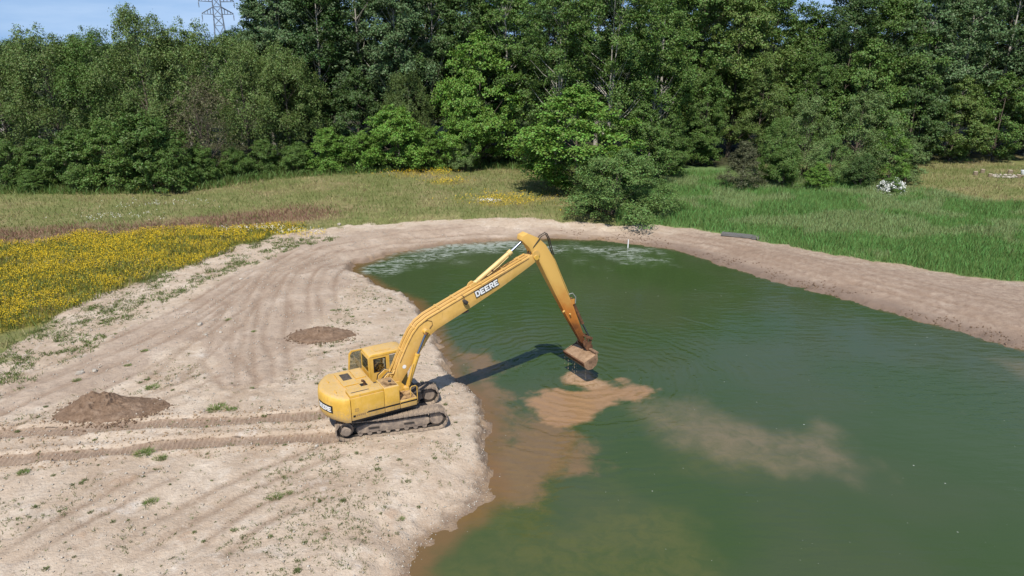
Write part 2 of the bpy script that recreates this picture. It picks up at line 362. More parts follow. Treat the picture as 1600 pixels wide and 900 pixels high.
for nme, arr in (('depth', np.clip(sdw, -1, 8)), ('mud', mud), ('pale', pale), ('shal', shal), ('drift', drift), ('oliv', oliv), ('scum', scum), ('scumb', scum2)): fattr(wme, nme, arr.ravel())
g = NT('pond_water'); P3 = g.pos()
f1 = g.noise(1.6, 6, .65, P3, .6); f2 = g.noise(6, 4, .6, P3)
colr = g.mix(g.ss(g.noise(.12, 3, .5, P3), .35, .65), (.040, .068, .021), (.052, .072, .031))
colr = g.mix(g.math('MULTIPLY', g.attr('oliv'), g.ss(f1, .3, .65, .2, .55)), colr, (.105, .105, .032))
colr = g.mix(g.math('MULTIPLY', g.attr('drift'), g.ss(f1, .2, .7, .35, .75)), colr, (.20, .15, .092))
colr = g.mix(g.ss(g.math('ADD', g.attr('shal'), g.math('MULTIPLY', g.math('SUBTRACT', f1, .5), .9)), .1, .95, 0, .85), colr, g.mix(f1, (.145, .09, .046), (.21, .13, .064)))
dn = g.math('ADD', g.attr('depth'), g.math('MULTIPLY', g.math('SUBTRACT', f1, .5), .9))
dn = g.math('ADD', dn, g.ss(g.n('SeparateXYZ', {0: P3}).outputs['X'], 2, 9, 0, .85))
colr = g.mix(g.ss(dn, 1.3, .05, 0, .8), colr, (.17, .095, .04))
mf = g.ss(g.math('ADD', g.attr('mud'), g.math('MULTIPLY', g.math('SUBTRACT', f1, .5), .9)), .02, .8)
mf = g.math('MULTIPLY', mf, g.ss(g.attr('mud'), .02, .3))
colr = g.mix(g.math('MULTIPLY', mf, .92), colr, g.mix(f1, (.25, .143, .07), (.34, .205, .108)))
colr = g.mix(g.math('MULTIPLY', g.attr('pale'), g.ss(f2, .3, .65, .1, .7)), colr, (.42, .285, .17))
scf = g.math('MULTIPLY', g.attr('scum'), g.ss(g.noise(1.5, 7, .75, g.n('Mapping', {'Vector': P3, 'Scale': (.7, 1.8, 1)}).outputs[0], 1.2), .44, .62))
scf = g.math('MAXIMUM', scf, g.math('MULTIPLY', g.attr('scumb'), g.ss(f1, .35, .6)))
colr = g.mix(g.math('MULTIPLY', scf, .85), colr, (.36, .39, .34))
vv = g.n('TexVoronoi', {'Vector': P3, 'Scale': 1.1, 'Randomness': 1.0}).outputs['Distance']
fleck = g.math('MULTIPLY', g.ss(vv, .045, .02), g.ss(g.noise(.5, 3, .6, P3), .42, .6))
vv2 = g.n('TexVoronoi', {'Vector': P3, 'Scale': 2.7, 'Randomness': 1.0}).outputs['Distance']
fleck = g.math('MAXIMUM', fleck, g.math('MULTIPLY', g.ss(vv2, .05, .03), g.ss(g.noise(.6, 3, .6, P3), .5, .62, 0, .6)))
colr = g.mix(g.math('MULTIPLY', fleck, .8), colr, (.5, .52, .45))
# rings spreading from the bucket, wind ripple elsewhere
bx, by = gp(908, 592, WATER_Z)
rel = g.n('VectorMath', {0: P3, 1: (bx, by, WATER_Z)}, operation='SUBTRACT').outputs[0]
rd = g.n('VectorMath', {0: rel}, operation='LENGTH').outputs['Value']
rdn = g.math('ADD', rd, g.math('MULTIPLY', g.noise(.7, 3, .5, P3), 1.3))
ring = g.math('MULTIPLY', g.math('SINE', g.math('MULTIPLY', rdn, 2*math.pi/.55)), g.ss(rd, 15, 1.5))
ring2 = g.math('MULTIPLY', g.math('SINE', g.math('MULTIPLY', rdn, 2*math.pi/.93)), g.ss(rd, 16, 2))
ring = g.math('MULTIPLY', g.math('ADD', ring, g.math('MULTIPLY', ring2, .7)), g.ss(g.noise(.35, 3, .5, P3), .35, .6, .15, 1))
wav = g.noise(1.3, 4, .55, g.n('Mapping', {'Vector': P3, 'Scale': (.55, 1.7, 1)}).outputs[0])
hw = g.math('ADD', g.math('MULTIPLY', ring, .017), g.math('MULTIPLY', wav, g.ss(g.noise(.14, 3, .5, P3), .38, .62, .02, .075)))
g.bsdf(colr, g.math('ADD', g.math('MULTIPLY', scf, .4), .07), g.bump(hw, .55, 1.0), ior=1.333)
tag(link('water', wme, g.m), kind='structure')

# ------------------------------------------------------------------ materials for machine and things
def dusty(name, base, dust=(.36, .28, .19), amt=.35, rough=.5, sc=2.0, up=.45, spec=.4, streaks=0.0):
    g = NT(name); O = g.obj(); n = g.noise(sc, 6, .68, O); nb = g.noise(sc*7, 4, .6, O)
    c = g.mix(g.ss(n, .3, .75), [b*.86 for b in base], [min(1, b*1.1) for b in base])
    upz = g.n('SeparateXYZ', {0: g.n('NewGeometry').outputs['Normal']}).outputs['Z']
    f = g.math('ADD', g.math('MULTIPLY', g.ss(n, .42, .75), amt), g.math('MULTIPLY', g.ss(upz, .5, .95), g.math('MULTIPLY', g.ss(nb, .2, .7), up)), True)
    c = g.mix(f, c, dust)
    if streaks:
        zl = g.math('ADD', g.n('SeparateXYZ', {0: O}).outputs['Z'], g.math('MULTIPLY', g.math('SUBTRACT', nb, .5), 1.6))
        c = g.mix(g.ss(zl, 1.75, .95, 0, .75), c, (.33, .25, .165)); c = g.mix(g.ss(g.noise(19, 3, .6, O), .66, .74, 0, .8), c, (.22, .12, .05))
    sv = g.noise(1.0, 5, .7, g.n('Mapping', {'Vector': O, 'Scale': (9, 9, 1.1)}).outputs[0])
    c = g.mix(g.math('MULTIPLY', g.ss(sv, .56, .74), streaks), c, [b*.45 for b in dust])
    g.bsdf(c, g.math('ADD', g.math('MULTIPLY', f, .4), rough, True), g.bump(nb, .12, .02), spec=spec); return g.m
YELC = (.65, .385, .06)
M_yel = dusty('yellow_paint', YELC, dust=(.5, .36, .2), amt=.3, rough=.5, up=.8, streaks=.55)
M_yel2 = dusty('pale_yellow_paint', (.70, .49, .20), amt=.12, rough=.42, up=.1)
M_rail = dusty('boom_paint', (.64, .385, .10), dust=(.5, .33, .16), amt=.4, rough=.48, up=.35, streaks=.35)
M_dark = dusty('dark_steel', (.03, .028, .026), dust=(.2, .15, .11), amt=.35, rough=.6)
M_mudsteel = dusty('mud_caked_steel', (.22, .175, .14), dust=(.40, .31, .225), amt=1.0, rough=.8, sc=3, up=.5)
M_black = dusty('black_vinyl', (.012, .012, .012), amt=.06, rough=.45, up=.05)
M_rubber = dusty('black_rubber_hose', (.02, .018, .017), amt=.15, rough=.6)
M_white = dusty('white_vinyl', (.8, .8, .78), dust=(.5, .42, .32), amt=.08, rough=.5, up=0)
M_seat = dusty('seat_cloth', (.05, .05, .055), amt=.1, rough=.9)
g = NT('chrome_rod'); g.bsdf((.26, .30, .38), .32, metal=1); M_chrome = g.m
g = NT('cab_glass'); b = g.bsdf((.86, .9, .88), .03, ior=1.45); b.inputs['Transmission Weight'].default_value = .0
tr = g.n('BsdfTransparent', {0: (.62, .66, .63)}); ms = g.n('MixShader', {0: .82}); g.t.links.new(g.n('BsdfGlossy', {0: (1, 1, 1), 'Roughness': .03}).outputs[0], ms.inputs[1]); g.t.links.new(tr.outputs[0], ms.inputs[2])
g.t.links.new(ms.outputs[0], g.out.inputs[0]); M_glass = g.m
g = NT('rusting_stick_paint'); O = g.obj(); n = g.noise(1.6, 6, .7, O); zz = g.n('SeparateXYZ', {0: O}).outputs['Z']
q = g.math('ADD', zz, g.math('MULTIPLY', g.math('SUBTRACT', n, .5), 2.2))
c = g.mix(g.ss(q, 5.2, 3.3, 0, .95), (.64, .385, .10), (.50, .17, .03)); c = g.mix(g.ss(q, 3.2, 1.9, 0, .9), c, (.12, .045, .02))
g.bsdf(c, .55, g.bump(g.noise(14, 4, .6, O), .15, .02), spec=.35); M_stick = g.m
g = NT('rusty_brown_steel'); O = g.obj(); n = g.noise(4, 6, .7, O)
g.bsdf(g.ramp(n, [(.3, (.05, .03, .022)), (.5, (.13, .065, .035)), (.7, (.26, .12, .055))]), .8, g.bump(n, .3, .03), spec=.2); M_rust = g.m
g = NT('wet_mud'); O = g.obj(); n = g.noise(3, 7, .7, O)
g.bsdf(g.ramp(n, [(.3, (.20, .12, .065)), (.6, (.36, .235, .14))]), .55, g.bump(n, .8, .06), spec=.4); M_mud = g.m
g = NT('bucket_muddy_steel'); O = g.obj(); n = g.noise(5, 6, .7, O)
g.bsdf(g.ramp(n, [(.3, (.10, .06, .035)), (.55, (.26, .165, .1)), (.7, (.34, .22, .13))]), .6, g.bump(n, .4, .03), spec=.35); M_buck = g.m
g = NT('deck_grime'); O = g.obj(); n = g.noise(3.2, 6, .72, O)
g.bsdf(g.ramp(n, [(.38, (.10, .055, .02)), (.5, (.32, .2, .1)), (.62, (.46, .3, .14))]), .8, g.bump(n, .2, .02), spec=.2); M_grime = g.m

# ------------------------------------------------------------------ excavator
EX = empty('excavator', (-5.5, 28.5, 0)); EX.location.z = -.04
tag(EX, 'yellow long reach crawler excavator standing on the sand at the pond edge', 'excavator')
YU, YT = R(30), R(15)
def part(mb, name, m, bevel=0, smooth=None, parent=None, rz=YU, segs=2):
    return mb.build(name, m, parent or EX, bevel, smooth, rz=(0 if parent else rz), segs=segs)
# undercarriage
def track_path(n):
    zc, r, xa, xb = .47, .40, -1.92, 1.95
    seg = [('l', (xa, zc-r), (xb, zc-r)), ('a', (xb, zc), -90, 90), ('l', (xb, zc+r), (xa, zc+r)), ('a', (xa, zc), 90, 270)]
    pts = []
    for s in seg:
        if s[0] == 'l':
            for t in np.linspace(0, 1, 200, endpoint=False):
                x = s[1][0]+(s[2][0]-s[1][0])*t; z = s[1][1]
                if z > zc: z -= .05*math.sin(math.pi*t)**2+.012*math.sin(3*math.pi*t)**2
                pts.append((x, z))
        else:
            for a in np.linspace(s[2], s[3], 80, endpoint=False): pts.append((s[1][0]+r*math.cos(R(a)), s[1][1]+r*math.sin(R(a))))
    P = np.array(pts+[pts[0]]); L = np.r_[0, np.cumsum(np.hypot(*np.diff(P, axis=0).T))]
    out = []
    for k in range(n):
        s_ = L[-1]*k/n; x = np.interp(s_, L, P[:, 0]); z = np.interp(s_, L, P[:, 1])
        x2 = np.interp((s_+.05) % L[-1], L, P[:, 0]); z2 = np.interp((s_+.05) % L[-1], L, P[:, 1])
        out.append((x, z, math.atan2(z2-z, x2-x)))
    return out, L[-1]/n
NSH = 46; tp, pitch = track_path(NSH)
shoe_mb = MB().box(-pitch*.47, pitch*.47, -.36, .36, -.035, 0)
for xo in (-.06, 0, .06): shoe_mb.box(xo-.008, xo+.008, -.355, .355, -.066, -.0352)
shoe_me = shoe_mb.mesh('track_shoe')
for yc in (-1.15, 1.15):
    chain = MB()
    for (x, z, a) in tp:      # link chain inside the shoes
        for dy in (-.1, .1):
            ca, sa = math.cos(a), math.sin(a)
            vs = [(x+ca*dx-sa*dz, yc+dy+ey, z+sa*dx+ca*dz) for dz in (.003, .085) for ey in (-.03, .03) for dx in (-pitch*.45, pitch*.45)]
            chain.add(vs, [(0, 2, 3, 1), (4, 5, 7, 6), (0, 1, 5, 4), (2, 6, 7, 3), (0, 4, 6, 2), (1, 3, 7, 5)])
    ch = part(chain, 'track_chain', M_dark, rz=YT)
    ch['label'] = 'mud caked crawler track on the side '+('nearest the viewer' if yc < 0 else 'towards the pond')
    for (x, z, a) in tp:
        o = link('track_shoe', shoe_me, M_mudsteel, ch, (x, yc, z)); o.rotation_euler = (0, -a, 0)
    sgn = -1 if yc < 0 else 1
    fr = MB().prism([(-1.5, .33), (-1.42, .22), (1.45, .22), (1.62, .34), (1.62, .56), (1.45, .66), (-1.2, .63), (-1.5, .52)], yc-.2, yc+.2)
    f_ = part(fr, 'track_frame', M_mudsteel, .02, 35, rz=YT)
    yo = yc+sgn*.2
    for x0 in (-1.0, .5): part(MB().box(x0, x0+.45, min(yo, yo+sgn*.05), max(yo, yo+sgn*.05), .44, .49), 'step_bar', M_dark, parent=f_)
    for xr in np.linspace(-1.35, 1.4, 8):
        part(MB().tube([(xr, yc-.2, .2), (xr, yc-.17, .2), (xr, yc+.17, .2), (xr, yc+.2, .2)], [.09, .105, .105, .09], 12), 'track_roller', M_mudsteel, smooth=40, rz=YT)
    for xr in (-.6, .65):
        part(MB().tube([(xr, yc-.16, .72), (xr, yc+.16, .72)], .07, 10), 'carrier_roller', M_mudsteel, smooth=40, rz=YT)
    sp = MB().tube([(-1.92, yc-.15, .47), (-1.92, yc+.15, .47)], .30, 20)
    spo = part(sp, 'sprocket', M_mudsteel, smooth=35, rz=YT)
    for k in range(14):
        a = 2*math.pi*k/14; cx, cz = -1.92+.32*math.cos(a), .47+.32*math.sin(a)
        part(MB().tube([(cx, yc-.04, cz), (cx, yc+.04, cz)], [.035, .03], 6), 'sprocket_tooth', M_mudsteel, parent=spo)
    part(MB().tube([(-1.92, yc+sgn*.14, .47), (-1.92, yc+sgn*.32, .47), (-1.92, yc+sgn*.36, .47)], [.215, .215, .17], 20), 'drive_motor', M_mudsteel, smooth=35, rz=YT)
    part(MB().tube([(1.95, yc-.16, .47), (1.95, yc-.1, .47), (1.95, yc+.1, .47), (1.95, yc+.16, .47)], [.26, .33, .33, .26], 20), 'idler_wheel', M_mudsteel, smooth=35, rz=YT)
cf = MB().box(-.75, .75, -.96, .96, .45, .8).prism([(-1.3, .4), (-.9, .4), (-.6, .75), (-1.0, .75)], -.97, .97).prism([(1.3, .4), (.9, .4), (.6, .75), (1.0, .75)], -.97, .97)
part(cf, 'car_body', M_mudsteel, .03, rz=YT)
part(MB().tube([(0, 0, .79), (0, 0, 1.06)], .62, 28), 'slew_ring', M_dark, smooth=40, rz=YT)
# upper structure
part(MB().box(-2.3, .84, -1.3, 1.3, 1.04, 1.17).box(.85, 1.45, -.35, 1.45, 1.05, 1.17), 'platform_frame', M_dark, .01)
cwo = [(-2.12, -1.43), (-2.36, -1.34), (-2.60, -1.08), (-2.81, -.72), (-2.95, -.35), (-3.0, 0), (-2.97, .35), (-2.86, .72), (-2.66, 1.08), (-2.42, 1.33), (-2.12, 1.45)]
cw = MB(); lev = [(1.10, .10), (1.22, .02), (1.34, 0), (1.95, .0), (2.12, .03), (2.19, .10), (2.21, .22)]
n = len(cwo)
for z, ins in lev:
    for (x, y) in cwo: cw.v.append((x+ins*(min(1, (-2.12-x)/.5)), y*(1-ins*.35 if abs(y) > 1 else 1-ins*.25), z-(.0)))
for i in range(len(lev)-1):
    for k in range(n-1): cw.f.append((i*n+k, i*n+k+1, (i+1)*n+k+1, (i+1)*n+k))
    cw.f.append((i*n+n-1, i*n, (i+1)*n, (i+1)*n+n-1))
cw.f.append(tuple(range(n-1, -1, -1))); cw.f.append(tuple((len(lev)-1)*n+k for k in range(n)))
CW = part(cw, 'counterweight', M_yel, smooth=40)
for k in (-.55, .55): part(MB().tube([(-2.45, k-.1, 2.2), (-2.45, k-.1, 2.27), (-2.45, k+.1, 2.27), (-2.45, k+.1, 2.2)], .02, 6), 'lifting_eye', M_yel, parent=CW)
# engine house, deck lids, side doors
EH = part(MB().box(-2.11, -.74, -1.36, 1.4, 1.17, 2.17), 'engine_housing', M_yel, .04, 40)
for (x0, x1, y0, y1, z1) in ((-2.0, -1.35, -.2, 1.2, 2.2), (-1.3, -.85, .3, 1.2, 2.195), (-1.95, -1.5, -1.0, -.3, 2.20)):
    part(MB().box(x0, x1, y0, y1, 2.165, z1+.03), 'engine_lid', M_yel, .015, parent=EH)
part(MB().box(-1.85, -1.45, .3, .95, 2.231, 2.236), 'lid_vent', M_dark, parent=EH)
part(MB().box(-1.32, -1.02, -.66, -.2, 2.168, 2.173), 'exhaust_hole_shade', M_black, parent=EH)  # flat black sheet painting the shade inside the exhaust opening
part(MB().tube([(-1.15, -.42, 2.1), (-1.15, -.42, 2.32), (-1.19, -.42, 2.38), (-1.27, -.42, 2.41)], .055, 10), 'exhaust_pipe', M_rust, smooth=50)
D1 = part(MB().box(-2.085, -.66, -1.425, -1.362, 1.19, 2.2).box(-2.085, -.66, -1.3612, -.72, 2.172, 2.31), 'side_door', M_yel, .02, 40)
part(MB().box(-1.98, -1.2, -1.15, -1.09, 2.3095, 2.314), 'door_vent', M_dark, parent=D1)
D2 = part(MB().box(-.645, .03, -1.425, -.42, 1.19, 2.30), 'tank_cover', M_yel, .045, 40)
part(MB().tube([(-.2, -.9, 2.29), (-.2, -.9, 2.36)], .07, 12), 'filler_cap', M_dark, parent=D2, smooth=40)
part(MB().box(-.60, -.02, -1.3, -.46, 2.3005, 2.305), 'oil_stained_cover', M_grime, parent=D2)
part(MB().box(.045, .80, -1.425, -.55, 1.19, 1.55), 'tool_box', M_yel, .03, 40)
part(MB().box(.08, .76, -1.38, -.62, 1.5495, 1.556), 'step_tread', M_grime)
part(MB().box(-.74, .3, -.42, .5, 1.17, 1.75), 'boom_mount_block', M_dark, .02)
for y in (-.42, .42): part(MB().prism([(-.25, 1.17), (.75, 1.17), (.62, 1.75), (.42, 1.98), (.12, 1.98), (-.05, 1.8)], y-.03, y+.03), 'boom_bracket', M_yel, .01)
# black stripe with a small emblem and lettering block along the right side
part(MB().prism([(-1.45, 1.425), (-1.36, 1.475), (-.66, 1.475), (-.66, 1.40), (-1.45, 1.40)], -1.4275, -1.4249), 'stripe', M_black)
part(MB().box(-.64, .025, -1.4275, -1.4249, 1.40, 1.475), 'stripe', M_black)
part(MB().box(.05, .795, -1.4275, -1.4249, 1.40, 1.475), 'stripe', M_black)
part(MB().box(-2.03, -1.93, -1.4275, -1.4249, 1.33, 1.43), 'marking_square', M_black)
g = NT('faded_lettering'); g.bsdf((.28, .17, .07), .6); M_fade = g.m
for k in range(5): part(MB().box(-1.9+.085*k, -1.84+.085*k, -1.4275, -1.4249, 1.35, 1.44), 'model_character', M_fade)
em = MB().box(-1.94, -1.78, -1.4275, -1.4249, 1.58, 1.60).box(-1.94, -1.78, -1.4275, -1.4249, 1.70, 1.72).box(-1.94, -1.92, -1.4275, -1.4249, 1.6001, 1.6999).box(-1.80, -1.78, -1.4275, -1.4249, 1.6001, 1.6999)
em.prism([(-1.90, 1.62), (-1.86, 1.65), (-1.83, 1.63), (-1.82, 1.66), (-1.86, 1.68), (-1.90, 1.66)], -1.4275, -1.4249)
part(em, 'emblem', M_fade)
part(MB().tube([(.86, -1.33, 1.2), (.86, -1.33, 2.0), (.80, -1.33, 2.06), (.62, -1.33, 2.06), (.56, -1.33, 2.0), (.56, -1.33, 1.54)], .018, 6), 'grab_rail', M_yel)
# cab
CX0, CX1, CY0, CY1, CZ0, CZ1 = -.62, 1.22, .56, 1.56, 1.17, 3.02
part(MB().box(CX0, CX1, CY0, CY1, 1.171, 1.30), 'cab_floor', M_yel, .02)
part(MB().prism([(CX0+.02, 2.86), (CX0+.06, 2.98), (CX0+.2, 3.03), (CX1-.35, 3.03), (CX1-.12, 2.97), (CX1-.04, 2.86)], CY0+.0, CY1), 'cab_roof', M_yel, .06, 50, segs=3)
part(MB().box(-.2, .5, .78, 1.34, 3.031, 3.055), 'roof_hatch', M_yel, .015)
cw_ = .07
def pillar(x0, x1, y0, y1, z0=1.3, z1=2.87): part(MB().box(x0, x1, y0, y1, z0, z1), 'cab_pillar', M_yel, .015)
for y0, y1 in ((CY0+.003, CY0+.07), (CY1-.07, CY1-.003)):
    pillar(CX0+.003, CX0+.1, y0, y1); pillar(.28, .37, y0, y1); pillar(CX1-.1, CX1-.03, y0, y1)
# right side of cab facing the viewer: low panel, small rear window, tall front window
SP = part(MB().box(CX0+.103, .278, CY0+.006, CY0+.05, 1.3, 2.14).box(CX0+.103, -.38, CY0+.006, CY0+.05, 2.1401, 2.87).box(.2, .278, CY0+.006, CY0+.05, 2.1401, 2.87).box(-.3799, .1999, CY0+.006, CY0+.05, 2.80, 2.87), 'cab_side_panel', M_yel, .006)
part(MB().box(-.38, .2, CY0+.018, CY0+.028, 2.14, 2.8), 'window_pane', M_glass)
wf = MB().box(-.379, .199, CY0+.003, CY0+.017, 2.141, 2.18).box(-.379, .199, CY0+.003, CY0+.017, 2.76, 2.799).box(-.379, -.335, CY0+.003, CY0+.017, 2.1801, 2.7599).box(.155, .199, CY0+.003, CY0+.017, 2.1801, 2.7599)
part(wf, 'window_seal', M_black)
part(MB().box(.37, CX1-.1, CY0+.018, CY0+.028, 1.65, 2.83), 'window_pane', M_glass)
part(MB().box(.37, CX1-.1, CY0+.006, CY0+.05, 1.3, 1.65), 'cab_side_panel', M_yel)
for z in (1.95, 2.25, 2.55): part(MB().box(.371, CX1-.101, CY0+.004, CY0+.014, z-.012, z+.012), 'window_bar', M_dark)
# rear: low panel, window
part(MB().box(CX0+.006, CX0+.05, CY0+.07, CY1-.07, 1.3, 2.2).box(CX0+.006, CX0+.05, CY0+.07, CY1-.07, 2.82, 2.87), 'cab_rear_panel', M_yel)
part(MB().box(CX0+.018, CX0+.028, CY0+.07, CY1-.07, 2.2, 2.82), 'window_pane', M_glass)
# front and left glass
part(MB().box(CX1-.06, CX1-.05, CY0+.07, CY1-.07, 1.5, 2.85), 'windscreen', M_glass)
part(MB().box(CX1-.07, CX1-.035, CY0+.07, CY1-.07, 1.3, 1.5), 'cab_front_panel', M_yel)
part(MB().box(CX0+.1, .28, CY1-.05, CY1-.006, 1.3, 2.1), 'cab_side_panel', M_yel)
part(MB().box(CX0+.1, .28, CY1-.03, CY1-.02, 2.1, 2.84), 'window_pane', M_glass)
# door latched open along the cab's far side
dx0, dx1, dy = -1.28, -.30, 1.62
def dfr(x0, x1, z0, z1): return (x0, x1, dy, dy+.05, z0, z1)
dm = MB().prism([(dx0, 1.3), (dx0+.06, 1.3), (dx0+.2, 2.75), (dx0+.3, 2.88), (dx1-.08, 2.88), (dx1-.08, 1.3), (dx1, 1.3), (dx1, 2.95), (dx0+.26, 2.95), (dx0+.13, 2.8)], dy, dy+.05)
DR = part(dm, 'cab_door', M_yel, .008)
part(MB().prism([(dx0+.061, 1.301), (dx1-.081, 1.301), (dx1-.081, 2.0), (dx0+.127, 2.0)], dy+.01, dy+.04), 'door_panel', M_yel, parent=DR)
part(MB().prism([(dx0+.127, 2.001), (dx1-.081, 2.001), (dx1-.081, 2.879), (dx0+.3, 2.879), (dx0+.2, 2.749)], dy+.02, dy+.028), 'window_pane', M_glass, parent=DR)
# seat and levers inside
ST = part(MB().box(-.15, .38, .82, 1.32, 1.62, 1.78).prism([(-.15, 1.75), (-.02, 1.75), (-.12, 2.45), (-.24, 2.45)], .84, 1.30), 'operator_seat', M_seat, .05, 50)
part(MB().prism([(-.24, 2.47), (-.13, 2.47), (-.16, 2.68), (-.25, 2.68)], .95, 1.19), 'headrest', M_seat, .03, parent=ST)
part(MB().box(-.1, .3, .85, 1.28, 1.3, 1.62), 'seat_base', M_dark, parent=ST)
for y in (.74, 1.38):
    part(MB().box(-.05, .4, y-.05, y+.05, 1.75, 1.93), 'control_console', M_dark, .02)
    part(MB().tube([(.33, y, 1.93), (.35, y, 2.1)], [.015, .028], 6), 'control_lever', M_black)
part(MB().tube([(.95, .56, 2.4), (1.1, .45, 2.45), (1.1, .45, 2.3)], .012, 5).box(1.08, 1.12, .40, .52, 2.05, 2.3), 'mirror', M_black)
# boom
boomp = [(.16, 1.62), (.14, 1.9), (.52, 2.85), (.89, 3.58), (1.16, 4.02), (1.46, 4.36), (1.9, 4.62), (3.73, 5.34), (5.36, 5.95), (7.15, 6.62), (7.5, 6.70), (7.66, 6.60), (7.68, 6.44), (7.5, 6.30), (7.0, 6.04), (5.73, 5.42), (3.89, 4.62), (2.35, 3.98), (2.0, 3.74), (1.47, 3.02), (.97, 2.42), (.56, 1.85), (.5, 1.62), (.33, 1.52)]
def bw(x): return 1.0 if x < 5 else 1-.25*(x-5)/2.7
BOOM = part(MB().prism(boomp, -.31, .31, wid=[bw(p[0]) for p in boomp]), 'boom', M_rail, .018, 35)
topl = [(.40, 2.6), (.52, 2.87), (.89, 3.6), (1.16, 4.05), (1.46, 4.39), (1.9, 4.66), (3.73, 5.37), (5.36, 5.98), (7.1, 6.63)]
for y in (-.2, -.1, .1, .2):
    part(MB().tube([(-.02, y, 1.95), (.1, y, 2.1), (.25, y, 2.4)]+[(x-.02, y*bw(x), z+.03) for x, z in topl], .022, 6), 'boom_pipe', M_rail, smooth=60, parent=BOOM)
part(MB().tube([(x+.02, -.318*bw(x), z-.1) for x, z in topl[1:]], .012, 5), 'lubrication_line', M_rust, parent=BOOM)
part(MB().tube([(1.7, -.325, 4.45), (1.9, -.325, 4.5), (2.1, -.325, 4.42), (2.12, -.325, 4.25), (1.98, -.325, 4.1)], .012, 5), 'lubrication_line', M_rust, parent=BOOM)
for i, (x, z) in enumerate([(.7, 3.22), (1.3, 4.2), (2.5, 4.9), (3.3, 5.2), (4.6, 5.7), (5.8, 6.15), (6.7, 6.48)]):
    part(MB().box(x-.04, x+.04, -.26*bw(x), .26*bw(x), z, z+.06), 'pipe_clamp', M_rail, .005, parent=BOOM)
part(MB().tube([(.72, -.318, 2.55), (.72, -.322, 2.55)], .09, 16), 'round_decal', M_white, parent=BOOM)
part(MB().prism([(3.95, 5.38), (4.15, 5.72), (4.3, 5.80), (4.45, 5.74), (4.72, 5.66)], -.16, -.11).prism([(3.95, 5.38), (4.15, 5.72), (4.3, 5.80), (4.45, 5.74), (4.72, 5.66)], .11, .16), 'cylinder_bracket', M_rail, .008, parent=BOOM)
for sy in (-1, 1):
    L = part(MB().tube([(3.62, sy*.24, 5.33), (3.66, sy*.38, 5.30), (3.68, sy*.42, 5.14)], .016, 6), 'work_lamp_arm', M_rust, parent=BOOM)
    part(MB().tube([(3.60, sy*.43, 5.16), (3.70, sy*.43, 5.06), (3.78, sy*.43, 4.99)], [.06, .10, .10], 10), 'work_lamp', M_dark, smooth=40, parent=BOOM)
part(MB().box(3.6, 3.95, -.26, .26, 4.46, 4.55), 'wear_block', M_dark, parent=BOOM)
for (x, z, r_, yy) in ((.33, 1.78, .13, .46), (7.5, 6.52, .12, .33), (1.76, 4.03, .12, .56)):
    part(MB().tube([(x, -yy, z), (x, yy, z)], r_, 14), 'pivot_pin', M_yel, .0, 35)
for sy in (-1, 1):
    y = sy*.5
    C1 = part(MB().tube([(.72, y, 1.58), (.78, y, 1.74), (.79, y, 1.76), (1.27, y, 3.02), (1.275, y, 3.03), (1.31, y, 3.12)], [.09, .09, .105, .105, .12, .12], 14), 'boom_cylinder', M_yel, smooth=40)
    part(MB().tube([(1.31, y, 3.12), (1.72, y, 3.98)], .055, 12), 'piston_rod', M_chrome, smooth=40, parent=C1)
    part(MB().tube([(1.70, y, 3.93), (1.76, y, 4.05)], [.085, .11], 12), 'rod_eye', M_rust, smooth=40, parent=C1)
    part(MB().tube([(.66, y-.09, 1.6), (.66, y+.09, 1.6)], .1, 12).box(.55, .78, y-.14, y-.09, 1.2, 1.68).box(.55, .78, y+.09, y+.14, 1.2, 1.68), 'cylinder_foot', M_yel, .008)
    part(MB().tube([(.8, y-.11, 1.75), (.86, y-.14, 2.2), (1.0, y-.13, 2.7), (1.06, y-.1, 2.75)], .014, 5), 'cylinder_hose', M_rail, parent=C1)
for k, y in enumerate((-.3, -.18, .18, .3)):
    part(MB().tube([(-.4, y, 1.72), (-.3, y, 2.15), (-.02, y*.9, 2.38), (.22, y*.8, 2.3), (.3, y*.75, 2.45)], .026, 6), 'hydraulic_hose', M_rubber if k % 2 else M_rail, smooth=60)
# stick cylinder
C2 = part(MB().tube([(4.36, 0, 5.70), (4.55, 0, 5.80), (4.56, 0, 5.81), (6.14, 0, 6.82), (6.15, 0, 6.825), (6.30, 0, 6.92)], [.09, .09, .105, .105, .13, .13], 14), 'stick_cylinder', M_yel2, smooth=40)
part(MB().tube([(6.30, 0, 6.92), (6.93, 0, 7.36)], .058, 12), 'piston_rod', M_chrome, smooth=40, parent=C2)
part(MB().tube([(6.86, 0, 7.31), (6.98, 0, 7.40)], [.09, .11], 12), 'rod_eye', M_yel2, smooth=40, parent=C2)
part(MB().tube([(5.0, -.11, 5.98), (5.6, -.12, 6.36), (6.1, -.11, 6.72)], .016, 5), 'cylinder_hose', M_yel2, parent=C2)
part(MB().tube([(5.25, -.14, 6.2), (5.25, .14, 6.2)], .05, 8), 'hose_fitting', M_rust, parent=C2)
